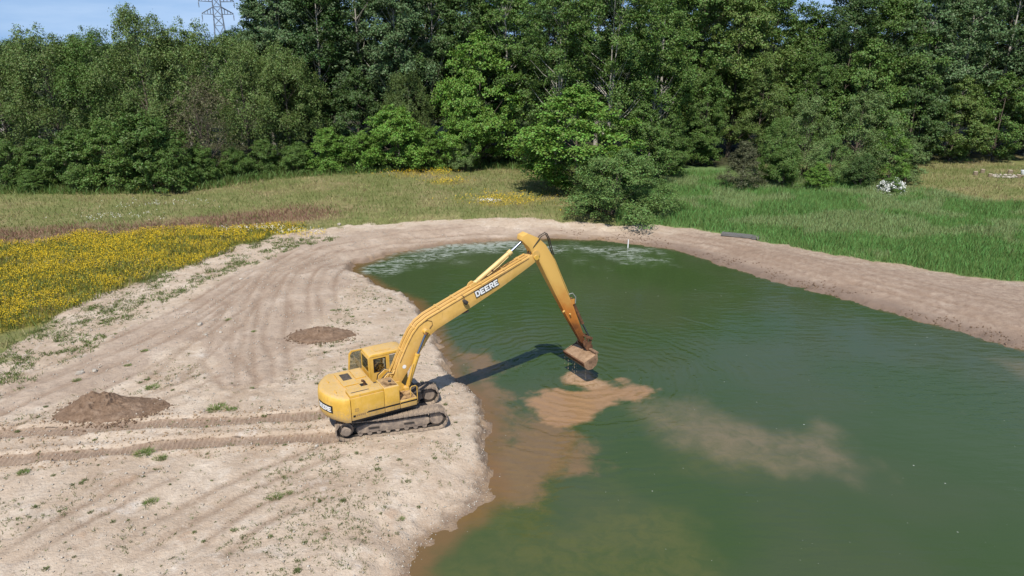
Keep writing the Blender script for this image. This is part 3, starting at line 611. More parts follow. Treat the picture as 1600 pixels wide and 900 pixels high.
# stick
stp = [(6.74, 7.42), (6.78, 7.62), (7.05, 7.72), (7.62, 7.44), (8.04, 7.05), (8.46, 6.4), (9.21, 4.77), (9.77, 3.62), (10.52, 1.82), (10.56, 1.55), (10.46, 1.46), (10.35, 1.55), (9.25, 3.40), (8.18, 5.36), (7.66, 6.34), (7.50, 6.42), (7.36, 6.62), (7.12, 7.05)]
def sw(z): return 1.0 if z > 6 else .62+.38*max(0, (z-1.5)/4.5)
STK = part(MB().prism(stp, -.235, .235, wid=[sw(p[1]) for p in stp]), 'stick', M_stick, .016, 35)
for sy in (-1, 1): part(MB().tube([(7.5, sy*.235, 6.66), (7.5, sy*.27, 6.66)], .2, 16), 'pin_boss', M_rail, smooth=35, parent=STK)
for k, y in enumerate((-.16, .0)):
    part(MB().tube([(7.2, y, 6.7), (7.35, y-.06, 7.0), (7.75, y-.12, 7.5), (8.05, y-.12, 7.62), (8.22, y-.12, 7.3), (8.4, y-.1, 6.7), (8.52, y-.06, 6.48)], .026, 6), 'hydraulic_hose', M_rubber, smooth=60, parent=STK)
for y in (-.1, .1): part(MB().tube([(8.52, y, 6.46), (9.1, y, 5.2), (9.55, y, 4.24)], .02, 5), 'stick_pipe', M_rail, parent=STK)
part(MB().tube([(9.5, -.1, 4.3), (9.72, -.12, 4.32), (9.92, -.12, 4.08), (9.92, -.1, 3.75)], .022, 6), 'hydraulic_hose', dusty('pale_hose', (.35, .36, .33)), smooth=60, parent=STK)
C3 = part(MB().tube([(9.72, 0, 3.98), (9.80, 0, 3.85), (10.42, 0, 2.62), (10.46, 0, 2.54)], [.07, .085, .085, .1], 12), 'bucket_cylinder', M_rust, smooth=40)
part(MB().tube([(10.46, 0, 2.54), (10.92, 0, 1.70)], .045, 10), 'piston_rod', M_chrome, parent=C3)
part(MB().box(9.66, 9.86, -.12, -.09, 3.72, 4.0).box(9.66, 9.86, .09, .12, 3.72, 4.0), 'cylinder_lug', M_stick, parent=STK)
part(MB().tube([(9.5, -.24, 3.32), (9.5, -.32, 3.32)], .04, 8).tube([(9.22, -.18, 3.5), (9.12, -.2, 3.46)], .05, 8), 'grease_fitting', M_rail, parent=STK)
for y in (-.2, .2):
    part(MB().prism([(10.40, 1.92), (10.50, 1.98), (10.98, 1.74), (10.98, 1.62), (10.86, 1.62)], y-.025, y+.025), 'linkage_arm', M_rust)
    part(MB().prism([(10.84, 1.70), (10.98, 1.72), (10.94, 1.16), (10.80, 1.14)], y*.7-.03, y*.7+.03), 'bucket_link', M_rust)
# bucket, curled, full of mud
lipx, lipz = 9.98, .80
bo = [(lipx, lipz), (10.06, .52), (10.24, .36), (10.52, .34), (10.76, .50), (10.86, .78), (10.80, 1.12)]
bi = [(10.77, 1.10), (10.82, .79), (10.73, .54), (10.51, .39), (10.26, .41), (10.11, .55), (lipx+.04, lipz)]
BW = .88
BK = part(MB().prism(bo+bi, -BW, BW), 'bucket', M_buck, .006)
for y in (-BW, BW):
    part(MB().prism(bo, min(y, y+.03*np.sign(y)), max(y, y+.03*np.sign(y))), 'side_plate', M_buck, .004, parent=BK)
part(MB().box(10.74, 10.90, -BW, BW, 1.121, 1.19), 'bucket_back_beam', M_buck, .01, parent=BK)
for y in (-.24, .24):
    part(MB().prism([(10.36, 1.64), (10.5, 1.70), (10.95, 1.34), (10.98, 1.12), (10.72, 1.0), (10.42, 1.36)], y-.03, y+.03), 'bucket_ear', M_rust, .006, parent=BK)
part(MB().prism([(lipx-.05, lipz-.02), (lipx+.05, lipz-.22), (lipx+.075, lipz-.2), (lipx, lipz+.015)], -BW-.03, BW+.03), 'cutting_edge', M_rust, parent=BK)
# heaped mud surface
mm = MB(); rr_ = random.Random(4); nx_, ny_ = 8, 18
for j in range(ny_+1):
    for i in range(nx_+1):
        a, b_ = i/nx_, j/ny_; e = min(a, 1-a, b_*2.2, (1-b_)*2.2)
        mm.v.append((lipx+.05+(10.76-lipx-.05)*a, -BW+.02+(2*BW-.04)*b_, lipz-.02+(1.07-lipz)*a+min(e*.35, .05)+rr_.uniform(-.012, .012)))
for j in range(ny_):
    for i in range(nx_): q = j*(nx_+1)+i; mm.f.append((q, q+1, q+nx_+2, q+nx_+1))
tag(link('mud_load', mm.mesh('mud_load', smooth=60), M_mud, None, EX.location, YU), 'heap of wet brown mud filling the raised excavator bucket', 'mud')
# water and mud dripping off the lip
g = NT('dripping_water'); b = g.bsdf((.42, .33, .2), .15, spec=.6); M_drip = g.m
dr = MB()
for k in range(9):
    y = rr_.uniform(-BW, BW); x = rr_.choice([rr_.uniform(9.95, 10.1), rr_.uniform(10.1, 10.5)]); z = .52 if x < 10.1 else .36
    zz_ = z-rr_.uniform(0, .12)
    for q in range(rr_.randint(2, 6)):
        L_ = rr_.uniform(.04, .16); dr.tube([(x, y, zz_), (x+.005, y, zz_-L_*.6), (x, y, zz_-L_)], [.003, .007, .002], 5); zz_ -= L_+rr_.uniform(.02, .16)
        if zz_ < -.6: break
tag(link('dripping_water', dr.mesh('dripping_water'), M_drip, None, EX.location, YU), 'muddy water drops dripping from the raised bucket', 'water drops', kind='stuff')
# lettering
def letter(ch):
    b = []
    if ch == 'E': b = [[(0, 0), (.26, 0), (.26, 1), (0, 1)], [(.26, 0), (.78, 0), (.78, .24), (.26, .24)], [(.26, .39), (.68, .39), (.68, .61), (.26, .61)], [(.26, .76), (.78, .76), (.78, 1), (.26, 1)]]
    if ch == 'D': b = [[(0, 0), (.26, 0), (.26, 1), (0, 1)], [(.26, 0), (.55, 0), (.5, .24), (.26, .24)], [(.26, .76), (.5, .76), (.55, 1), (.26, 1)], [(.55, 0), (.82, .25), (.56, .34), (.5, .24)], [(.56, .34), (.82, .25), (.82, .75), (.56, .66)], [(.56, .66), (.82, .75), (.55, 1), (.5, .76)]]
    if ch == 'R': b = [[(0, 0), (.26, 0), (.26, 1), (0, 1)], [(.26, .78), (.55, .78), (.58, 1), (.26, 1)], [(.55, .78), (.8, .85), (.7, .97), (.58, 1)], [(.55, .78), (.56, .6), (.82, .56), (.8, .85)], [(.26, .4), (.66, .4), (.82, .56), (.56, .6), (.26, .6)], [(.34, .4), (.58, 0), (.86, 0), (.6, .4)]]
    return b
def lettering(fn, h, gap, M, name, parent, grow=0, thick=.003):
    x = 0
    for ch in 'DEERE':
        mb = MB()
        for poly in letter(ch):
            cx_ = sum(p[0] for p in poly)/len(poly); cz_ = sum(p[1] for p in poly)/len(poly)
            pl = [(p[0]+grow*np.sign(p[0]-cx_), p[1]+grow*np.sign(p[1]-cz_)) for p in poly] if grow else poly
            n = len(pl); a = [fn(x+p[0]*h, p[1]*h, 0) for p in pl]; c_ = [fn(x+p[0]*h, p[1]*h, thick) for p in pl]
            mb.add(a+c_, [tuple(range(n)), tuple(range(2*n-1, n-1, -1))]+[(i, (i+1) % n, (i+1) % n+n, i+n) for i in range(n)])
        part(mb, name, M, parent=parent); x += (.86+gap)*h
ca, sa = math.cos(R(19.8)), math.sin(R(19.8)); bx0, bz0 = 4.33, 5.13
def on_boom(yy): return lambda u, v, t: (bx0+u*ca-v*sa, -.31*bw(bx0+u)-yy-t, bz0+u*sa+v*ca)
lettering(on_boom(.001), .285, .02, M_black, 'letter_outline', BOOM, grow=.10)
lettering(on_boom(.006), .285, .02, M_white, 'letter', BOOM)
cwa = np.array(cwo); cL = np.r_[0, np.cumsum(np.hypot(*np.diff(cwa, axis=0).T))]
s0 = np.interp(.06, cwa[:, 1], cL)
def on_cw(off):
    def f(u, v, t):
        s_ = s0-u; x = np.interp(s_, cL, cwa[:, 0]); y = np.interp(s_, cL, cwa[:, 1])
        x2, y2 = np.interp(s_+.05, cL, cwa[:, 0]), np.interp(s_+.05, cL, cwa[:, 1]); x1, y1 = np.interp(s_-.05, cL, cwa[:, 0]), np.interp(s_-.05, cL, cwa[:, 1])
        tx, ty = x2-x1, y2-y1; l = math.hypot(tx, ty); nx_, ny_ = -ty/l, tx/l
        return (x+nx_*(off+t), y+ny_*(off+t), 1.50+v)
    return f
f = on_cw(.004); mb = MB(); N_ = 14
us = np.linspace(-.05, 1.0, N_); vs = [f(u, -.05, 0) for u in us]+[f(u, .29, 0) for u in us]+[f(u, -.05, .004) for u in us]+[f(u, .29, .004) for u in us]
for i in range(N_-1): mb.f += [(i, i+1, N_+i+1, N_+i), (2*N_+i, 3*N_+i, 3*N_+i+1, 2*N_+i+1)]
mb.v = vs; part(mb, 'name_plate', M_black, parent=CW)
lettering(on_cw(.011), .215, .0, M_white, 'letter', CW)

# ------------------------------------------------------------------ small things on the sand
g = NT('brown_spoil'); P3 = g.pos(); n = g.noise(2.5, 7, .72, P3)
g.bsdf(g.ramp(n, [(.3, (.14, .088, .056)), (.5, (.22, .145, .095)), (.7, (.33, .235, .165))]), .9, g.bump(g.noise(9, 5, .7, P3), .9, .12), spec=.2); M_spoil = g.m
g = NT('tan_clods'); P3 = g.pos(); n = g.noise(2.5, 5, .7, P3)
g.bsdf(g.ramp(n, [(.35, (.27, .185, .12)), (.65, (.43, .325, .22))]), .95, spec=.1); M_clod = g.m
def mound(cx, cy, a, b, h, rot, seed, label, lobes):
    nr, na = 50, 150; V = []; F = []
    for i in range(nr+1):
        for k in range(na):
            r = i/nr; th = 2*math.pi*k/na
            rim = 1+.16*fbm(np.array([math.cos(th)*2+seed]), np.array([math.sin(th)*2]), 3, seed)[0]
            lx, ly = r*rim*a*math.cos(th), r*rim*b*math.sin(th)
            x = cx+lx*math.cos(rot)-ly*math.sin(rot); y = cy+lx*math.sin(rot)+ly*math.cos(rot)
            V.append((x, y, lx, ly, r))
    V = np.array(V); z = np.zeros(len(V))
    for (ox, oy, s_, hh) in lobes: z = np.maximum(z, hh*np.maximum(0, 1-np.hypot((V[:, 2]-ox), (V[:, 3]-oy))/s_)**.9)
    z = z*h*(1+.5*fbm(V[:, 0]*1.6, V[:, 1]*1.6, 4, seed))+.16*fbm(V[:, 0]*3.1, V[:, 1]*3.1, 4, seed+3)*(1-V[:, 4])*(.3+z)
    rg_ = 1-2*np.abs(vnoise(V[:, 0]*3.3, V[:, 1]*3.3, seed+8)-.5)+.5*(1-2*np.abs(vnoise(V[:, 0]*7.1, V[:, 1]*7.1, seed+9)-.5)); z = z+.15*(rg_-.75)*np.clip(z/.35, 0, 1)+.05*vnoise(V[:, 0]*9, V[:, 1]*9, seed+5)*(1-V[:, 4])
    base = gzv(V[:, 0], V[:, 1]); Z = base+z+.05*(1-V[:, 4])-.10*(V[:, 4] > .97)+.02
    for i in range(nr):
        for k in range(na):
            k2 = (k+1) % na; F.append((i*na+k, i*na+k2, (i+1)*na+k2, (i+1)*na+k))
    me = np_mesh('dirt_mound', np.stack([V[:, 0]-cx, V[:, 1]-cy, Z-0], 1), F); me.polygons.foreach_set('use_smooth', [True]*len(F))
    tag(link('dirt_mound', me, M_spoil, None, (cx, cy, 0)), label, 'dirt mound', 'mounds of brown spoil on the sand')
cx, cy = gp(172, 642); mound(cx, cy, 2.55, 1.25, .66, R(6), 3, 'large heap of damp brown dirt on the sand left of the excavator', [(-.8, .25, 1.25, 1.15), (-.2, .3, 1.1, .85), (.5, .2, 1.2, .3), (-1.4, 0, .9, .5)])
cx, cy = gp(503, 524); mound(cx, cy, 1.8, 1.05, .32, R(4), 9, 'low patch of dug brown dirt behind the excavator cab', [(-.2, .1, 1.5, .75), (.8, -.1, 1.1, .5)])
# clods and stones
g = NT('pale_stone'); P3 = g.pos(); n = g.noise(4, 5, .6, P3)
g.bsdf(g.ramp(n, [(.35, (.3, .26, .21)), (.65, (.5, .45, .38))]), .9, g.bump(n, .4, .03), spec=.2); M_stone = g.m
def rock_me(seed):
    bm = bmesh.new(); bmesh.ops.create_icosphere(bm, subdivisions=2, radius=1); rr = random.Random(seed)
    for v in bm.verts: v.co *= 1+rr.uniform(-.2, .2); v.co.z *= .6
    me = bpy.data.meshes.new('stone'); bm.to_mesh(me); bm.free(); return me
rocks = [rock_me(k) for k in range(4)]
rg = random.Random(8)
stone_px = [(148,581,.16,'pale stone on the sand behind the large dirt heap'),(125,585,.2,'grey clod beside the pale stone behind the large dirt heap'),(377,437,.14,'pale stone lying on the dirt track near the yellow flowers'),
            (313,508,.2,'grey stone on the sand beside the dirt track bend'),(322,524,.12,'small stone below the grey stone by the track bend'),(345,520,.1,'smallest stone right of the stones by the track bend'),
            (148,580,.1,'little stone touching the pale stone behind the dirt heap'),(530,352,.22,'pale boulder at the meadow edge above the road'),(150,700,.08,'small stone beside the lower excavator rut'),(495,698,.1,'small stone under the rear of the excavator track'),
            (700,452,.12,'pale stone at the left pond bank behind the boom')]
for (u, v, r_, lb) in stone_px:
    x, y = gp(u, v); o = link('stone', rocks[rg.randrange(4)], M_stone, None, (x, y, gz(x, y)+r_*.25), rg.uniform(0, 6)); o.scale = (r_, r_*.8, r_); tag(o, lb, 'stone', 'stones on the bare ground')
# dense crumbs of soil and gravel (nobody could count them)
rng = np.random.default_rng(5)
def scatter(n, x0, x1, y0, y1, cond):
    x = rng.uniform(x0, x1, n); y = rng.uniform(y0, y1, n); m = cond(x, y); return x[m], y[m]
def crumbs(name, x, y, smin, smax, M, label):
    n = len(x); s = smin+(smax-smin)*rng.random(n)**3; z = gzv(x, y)
    base = np.array([(1, 0, 0), (-.5, .87, 0), (-.5, -.87, 0), (0, 0, .9), (0, 0, -.5)])
    jit = 1+rng.uniform(-.35, .35, (n, 5, 1)); a = rng.uniform(0, 6.28, n); ca, sa = np.cos(a)[:, None], np.sin(a)[:, None]
    B = base[None]*jit; V = np.stack([B[..., 0]*ca-B[..., 1]*sa, B[..., 0]*sa+B[..., 1]*ca, B[..., 2]], -1)*s[:, None, None]+np.stack([x, y, z+s*.2], -1)[:, None]
    f = np.array([(0, 1, 3), (1, 2, 3), (2, 0, 3), (1, 0, 4), (2, 1, 4), (0, 2, 4)])
    Fq = (np.arange(n)[:, None, None]*5+f[None]).reshape(-1, 3)
    tag(link(name, np_mesh(name, V.reshape(-1, 3), Fq), M), label, 'gravel', kind='stuff')
def dpl(x, y): return sdist(x, y, POND)
def dbl(x, y): return sdist(x, y, BARE)
x, y = scatter(26000, -30, 3, 15, 62, lambda x, y: (dpl(x, y) > .3) & (dbl(x, y) < 0) & (fbm(x*.8, y*.8, 3, 33)+.5*rng.random(len(x)) > .12))
crumbs('soil_crumbs', x, y, .012, .075, M_stone, 'fine pale gravel and soil crumbs strewn over the sand')
def shore_band(n, d0, d1, x0, x1, y0, y1): return scatter(n, x0, x1, y0, y1, lambda x, y: (dpl(x, y) > d0) & (dpl(x, y) < d1))
x, y = shore_band(60000, .0, 2.0, 4, 34, 33, 65); m = (rng.random(len(x)) < .8*np.clip(1.3-dpl(x, y)/1.6, 0, 1)) & (fbm(x*.7, y*.7, 3, 77) > -.1); x, y = x[m], y[m]
crumbs('bank_clods', x, y, .01, .085, M_spoil, 'brown clods along the muddy far pond bank')
x, y = scatter(9000, -5.5, 0, 16, 34, lambda x, y: (dpl(x, y) > .05) & (dpl(x, y) < .9))
crumbs('waterline_gravel', x, y, .01, .05, M_stone, 'pale gravel along the near waterline')
mx_, my_ = [], []
for (u, v, a_, b_) in ((172, 645, 2.3, 1.2), (503, 526, 1.7, 1.0)):
    cx, cy = gp(u, v); th = rng.uniform(0, 6.28, 1100); q = .75+.5*np.abs(rng.normal(0, .5, 1100)); mx_.append(cx+a_*q*np.cos(th)); my_.append(cy+b_*q*np.sin(th))
crumbs('spoil_clods', np.concatenate(mx_), np.concatenate(my_), .015, .10, M_spoil, 'loose brown clods scattered round the dirt heaps')
# crust lines along ruts
def rutside(x, y):
    d = np.minimum(seg_dist(x, y, RUTS[0])[0], seg_dist(x, y, RUTS[1])[0]); return (d > .3) & (d < .95) & (dpl(x, y) > .6)
x, y = scatter(14000, -30, -2, 24, 32, rutside)
crumbs('rut_clods', x, y, .01, .075, M_clod, 'broken clods pushed up along the excavator ruts')

# ------------------------------------------------------------------ vegetation
def leaf_mat(name, c, var=.35, trans=.16, hue=.025, rough=.55):
    g = NT(name); rnd = g.n('NewGeometry').outputs['Random Per Island']; oi = g.n('ObjectInfo')
    base = g.mix(1.0, c, oi.outputs['Color'], 'MULTIPLY')
    hsv = g.n('HueSaturation', {'Hue': g.ss(rnd, 0, 1, .5-hue, .5+hue), 'Value': g.math('ADD', 1-var, g.math('MULTIPLY', rnd, 2*var)), 'Color': base}).outputs[0]
    d = g.n('BsdfPrincipled', {'Base Color': hsv, 'Roughness': rough, 'Specular IOR Level': .35})
    t = g.n('BsdfTranslucent', {0: g.mix(1.0, hsv, (1.2, 1.25, .5), 'MULTIPLY')}); ms = g.n('MixShader', {0: trans})
    g.t.links.new(d.outputs[0], ms.inputs[1]); g.t.links.new(t.outputs[0], ms.inputs[2]); g.t.links.new(ms.outputs[0], g.out.inputs[0]); return g.m
M_leaf = leaf_mat('leaves', (1, 1, 1), .42)
M_blade = leaf_mat('grass_blades', (1, 1, 1), .4, .3, .03, .6)
def bark(name, a, b):
    g = NT(name); O = g.obj(); n = g.noise(3, 6, .7, g.n('Mapping', {'Vector': O, 'Scale': (3, 3, .6)}).outputs[0])
    g.bsdf(g.ramp(n, [(.35, a), (.65, b)]), .9, g.bump(n, .6, .04), spec=.15); return g.m
M_bark = bark('grey_brown_bark', (.06, .048, .036), (.17, .14, .11)); M_pbark = bark('pale_bark', (.22, .2, .165), (.5, .47, .41))

def leaves_from(pos, nrm, L, W, r):
    n = len(pos); nrm = nrm/np.linalg.norm(nrm, axis=1)[:, None]
    t = r.normal(size=(n, 3)); t -= (t*nrm).sum(1)[:, None]*nrm; t /= np.linalg.norm(t, axis=1)[:, None]; b = np.cross(nrm, t)
    l = (L*(.65+.7*r.random(n)))[:, None]; w_ = l*W
    V = np.stack([pos+t*l*.5, pos+b*w_*.5+nrm*w_*.12, pos-t*l*.5, pos-b*w_*.5+nrm*w_*.12], 1).reshape(-1, 3)
    return V, np.arange(4*n).reshape(n, 4)
def prof_round(h): return np.sin(np.pi*np.clip(h, 0, 1)**.75)**.65
def prof_tall(h): return np.clip(np.minimum(.45+h*1.6, 1.0)*np.sqrt(np.clip(1-h**3.2, 0, 1)), .12, 1)
def prof_dome(h): return np.sqrt(np.clip(1-h*h, 0.02, 1))*(.8+.2*h)
def prof_cone(h): return np.clip(1.02-h, .04, 1)**.8
PROTO = {}
def proto(key, H, Rr, h0, prof, ncl, per, crad, L, W, seed, droop=0., trunk_r=.2, nlimb=26, bm=None, multi=1, inner=.4, lump=.28, thin=1.0):
    r = np.random.default_rng(seed)
    hh = r.random(ncl)**.85; ang = r.uniform(0, 2*np.pi, ncl)
    ph = r.uniform(0, 6.28, 6)
    lm = 1+lump*(np.sin(2*ang+ph[0]+4*hh)+.8*np.sin(3*ang+ph[1]-7*hh)+.6*np.sin(5*ang+ph[2]+11*hh))*.6
    rad = Rr*prof(hh)*np.clip(lm, .5, 1.5)*(inner+(1-inner)*r.random(ncl)**.5)
    C_ = np.stack([rad*np.cos(ang), rad*np.sin(ang), h0+(H-h0)*hh*(1+.06*np.sin(3*ang+ph[3]))], 1)
    cr = crad*(.45+1.15*r.random(ncl)**1.6)*(1-.3*hh)
    idx = np.repeat(np.arange(ncl), (per*(cr/crad)**1.6).astype(int)+8); n = len(idx)
    d = r.normal(size=(n, 3)); d /= np.linalg.norm(d, axis=1)[:, None]; d[:, 2] = np.where(d[:, 2] < -.35, -d[:, 2]*.6, d[:, 2])
    rr = (.45+.55*r.random(n)**.6)[:, None]; rr = np.where(r.random((n, 1)) < .14, rr*1.35, rr)
    K = 12; sc_ = r.normal(size=(ncl, K, 3)); sc_ /= np.linalg.norm(sc_, axis=2)[..., None]; sc_[..., 2] = np.where(sc_[..., 2] < -.4, -sc_[..., 2], sc_[..., 2]); sc_ *= (.35+.75*r.random((ncl, K, 1)))
    kk_ = r.integers(0, K, n); sp_ = sc_[idx, kk_]; d = sp_*.8+d*.55
    off = (sp_+r.normal(size=(n, 3))*np.array([.24, .24, .17]))*cr[idx][:, None]*np.array([1.0, 1.0, .85])
    if droop: off[:, 2] -= droop*cr[idx]*np.hypot(off[:, 0], off[:, 1])/cr[idx]*r.random(n)*1.3
    pos = C_[idx]+off; pos[:, 2] = np.maximum(pos[:, 2], .05+.2*r.random(n))
    outw = C_[idx]*np.array([1, 1, 0])/max(Rr, .1)
    nr = d*.7+outw*.35+np.array([0, 0, .55-droop*.4])+r.normal(size=(n, 3))*.55
    V, Fq = leaves_from(pos, nr, L, W, r)
    me = np_mesh('crown', V, Fq); me.materials.append(M_leaf)
    # trunk(s) and limbs
    mb = MB(); rp_ = random.Random(seed)
    for k in range(multi):
        lean = (rp_.uniform(-.5, .5)*Rr*.5*(k > 0 or multi > 1), rp_.uniform(-.5, .5)*Rr*.5*(multi > 1))
        pts = []; tr_ = []
        for i in range(9):
            q = i/8; pts.append((lean[0]*q+.12*math.sin(q*5+k)*H*.05, lean[1]*q+.1*math.cos(q*4+k)*H*.05-.1*H*.05, -.3+(H*.9+.3)*q)); tr_.append(trunk_r*(1.25 if i == 0 else 1-q*.88)/math.sqrt(multi))
        mb.tube(pts, tr_, 7)
        for c in r.choice(ncl, min(nlimb//multi, ncl), replace=False):
            e = C_[c]; q = max(.08, min(.85, (e[2]-.85*math.hypot(e[0], e[1])-cr[c]*.5)/(H*.9))); f_ = q*8; i0 = min(int(f_), 7); a0 = np.array(pts[i0])*(1-(f_-i0))+np.array(pts[i0+1])*(f_-i0)
            m_ = a0*.45+e*.55+np.array([0, 0, -.06*np.linalg.norm(e-a0)]); rb = trunk_r*(1-q*.88)*.42
            mb.tube([tuple(a0), tuple(a0*.75+m_*.25), tuple(m_), tuple(e*.97+m_*.03)], [rb, rb*.8, rb*.55, rb*.18], 5, caps=False)
    tm = mb.mesh('trunk', smooth=60); tm.materials.append(bm or M_bark)
    PROTO[key] = (me, tm, H, Rr)
proto('locust1', 16, 5.0, 3.0, prof_tall, 137, 351, 1.24, 0.234, .45, 1, droop=.9, trunk_r=.22)
proto('locust2', 17, 5.5, 3.5, prof_tall, 150, 351, 1.29, 0.234, .42, 2, droop=1.1, trunk_r=.24)
proto('poplar1', 25, 5.0, 6.0, prof_tall, 150, 364, 1.33, 0.265, .7, 3, trunk_r=.32, nlimb=34, lump=.34, bm=M_pbark)
proto('poplar2', 26, 5.6, 4.0, prof_tall, 162, 351, 1.29, 0.265, .7, 4, trunk_r=.34, nlimb=36, lump=.36, bm=M_pbark)
proto('cottonwood', 23, 6.2, 4.5, prof_tall, 187, 283, 1.15, 0.234, .7, 5, trunk_r=.24, nlimb=36, bm=M_pbark, lump=.3, multi=2)
proto('oak1', 21, 6.2, 2.5, prof_tall, 175, 364, 1.38, 0.250, .65, 6, trunk_r=.3, lump=.36)
proto('oak2', 20, 6.0, 2.0, prof_round, 175, 364, 1.38, 0.250, .6, 7, trunk_r=.28, lump=.38)
proto('maple', 12, 5.0, .8, prof_round, 150, 405, 1.06, 0.211, .75, 8, trunk_r=.2, lump=.25)
proto('bush1', 7, 3.6, .4, prof_dome, 112, 351, 0.87, 0.195, .6, 9, trunk_r=.14, multi=3, lump=.3)
proto('bush2', 6, 4.0, .3, prof_dome, 112, 351, 0.92, 0.195, .55, 10, trunk_r=.12, multi=4, lump=.36)
proto('bush3', 8, 3.8, .5, prof_dome, 125, 337, 0.92, 0.211, .65, 19, trunk_r=.14, multi=3, lump=.4)
proto('willow', 6, 4.0, .2, prof_dome, 120, 330, .85, .19, .35, 11, droop=.3, trunk_r=.12, multi=4, lump=.22)
proto('olive', 9, 3.6, .5, prof_round, 110, 300, .95, .2, .4, 12, droop=.2, trunk_r=.13, multi=3, lump=.25)
proto('cedar', 5.5, 2.3, .1, prof_cone, 110, 200, .6, .2, .3, 13, droop=.2, trunk_r=.12, lump=.3)
proto('dead', 8, 4.0, .8, prof_dome, 90, 90, 1.0, .2, .3, 14, droop=.3, trunk_r=.12, multi=4, nlimb=80)
proto('scrub', 2.2, 2.2, .05, prof_dome, 50, 170, .6, .2, .5, 15, trunk_r=.05, multi=3, lump=.35)

tg = random.Random(77)
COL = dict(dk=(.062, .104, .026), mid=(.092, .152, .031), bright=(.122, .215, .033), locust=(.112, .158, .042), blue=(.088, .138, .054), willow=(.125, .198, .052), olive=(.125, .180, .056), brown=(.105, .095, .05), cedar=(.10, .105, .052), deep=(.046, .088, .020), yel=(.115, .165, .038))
def tree(name, key, u, y, topv, wide, c, label, cat='tree', group=None, base_v=None):
    me, tm, H, Rr = PROTO[key]; x = x_at(u, y); z0 = gz(x, y)
    s = (top_z(y, topv)-z0)/H; wd = s*wide
    o = empty(name, (x, y, z0), tg.uniform(0, 6.28)); o.scale = (wd, wd, s)
    k = tg.uniform(.98, 1.22); cc = [v_*k for v_ in COL[c]]
    a = link('crown', me, None, o); a.color = (*cc, 1); link('trunk', tm, None, o)
    tag(o, label, cat, group); return o
G1, G2, G3 = 'tall trees of the wood edge', 'shrubs along the wood edge', 'shrubs in the long grass'
# --- wood edge, left: feathery locusts
tree('locust_tree', 'locust1', -70, 88, 78, 1.05, 'locust', 'feathery olive green tree cut by the left picture edge, lower crown', group=G1)
tree('locust_tree', 'locust2', 12, 91, 58, 1.0, 'locust', 'feathery green tree nearest the left picture edge below the pale sky', group=G1)
tree('locust_tree', 'locust1', 95, 90, 48, 1.0, 'locust', 'feathery tree with pointed sprays, second from the left edge against the sky', group=G1)
tree('locust_tree', 'locust2', 165, 92, 50, .95, 'mid', 'mid green feathery tree left of the tall drooping locust', group=G1)
tree('locust_tree', 'locust2', 238, 91, 16, .92, 'locust', 'tall drooping locust whose top stands highest left of the pylon', group=G1)
tree('locust_tree', 'locust1', 306, 93, 38, .95, 'locust', 'drooping olive tree directly below the power pylon', group=G1)
tree('locust_tree', 'locust2', 388, 92, 60, .9, 'locust', 'drooping olive tree right of and below the pylon', group=G1)
tree('locust_tree', 'locust1', 452, 93, 72, .95, 'locust', 'low drooping tree in front of the tall poplars left of centre', group=G1)
tree('bare_shrub', 'dead', 322, 85.5, 128, .9, 'brown', 'brownish half bare shrubby tree amid green ones under the pylon', 'tree')
# tall poplars behind
for (u, y, tv, key, c, lb) in [
    (432, 101, -30, 'poplar1', 'blue', 'tall bluish poplar rising right of the pylon, first of the tall ones'),
    (450, 100, -60, 'poplar2', 'blue', 'tall grey green poplar second right of the pylon'),
    (508, 99, -50, 'poplar1', 'deep', 'tall very dark green tree with flat layered branches left of centre'),
    (566, 101, -70, 'poplar2', 'blue', 'tall bluish poplar above the drooping round willow left of centre'),
    (622, 99, -55, 'poplar1', 'blue', 'tall poplar with grey trunk showing, left of the sky gaps'),
    (678, 102, -45, 'poplar2', 'dk', 'dark tall poplar with sky showing through its thin top'),
    (735, 103, -40, 'poplar1', 'dk', 'dark thin topped poplar left of the pale barked tree, with bare trunk'),
    (792, 100, -45, 'poplar2', 'mid', 'tall green poplar just left of the big pale barked cottonwood'),
    (1030, 99, -50, 'poplar2', 'mid', 'tall green poplar just right of the big pale barked cottonwood'),
    (1085, 101, -40, 'oak1', 'mid', 'tall leafy tree over the gap between the willow shrub and cedar'),
    (1140, 100, -14, 'oak2', 'yel', 'broad yellowish green tree left of the right hand sky gap'),
    (1195, 102, -8, 'oak1', 'mid', 'tall thin tree whose top borders the left of the sky gap'),
    (1252, 103, 20, 'poplar1', 'mid', 'tree with low thin top under the blue sky gap at right'),
    (1312, 101, -8, 'oak1', 'dk', 'dark green rounded tree right of the blue sky gap'),
    (1372, 101, -2, 'oak2', 'mid', 'broad green tree between the dark round tree and bluish poplar'),
    (1430, 100, -25, 'poplar2', 'blue', 'bluish grey poplar above the white blossoming shrub'),
    (1490, 101, -50, 'poplar1', 'blue', 'tall bluish grey poplar with bare twigs showing, at right'),
    (1552, 102, -60, 'poplar2', 'blue', 'tall blue green poplar over the log fire ring'),
    (1612, 101, -60, 'poplar1', 'dk', 'tall dark poplar cut by the right picture edge'),
    (1680, 100, -60, 'oak1', 'dk', 'dark tree beyond the right picture edge')]:
    tree('poplar_tree' if 'poplar' in key else 'broadleaf_tree', key, u, y, tv, 1.0, c, lb, group=G1)
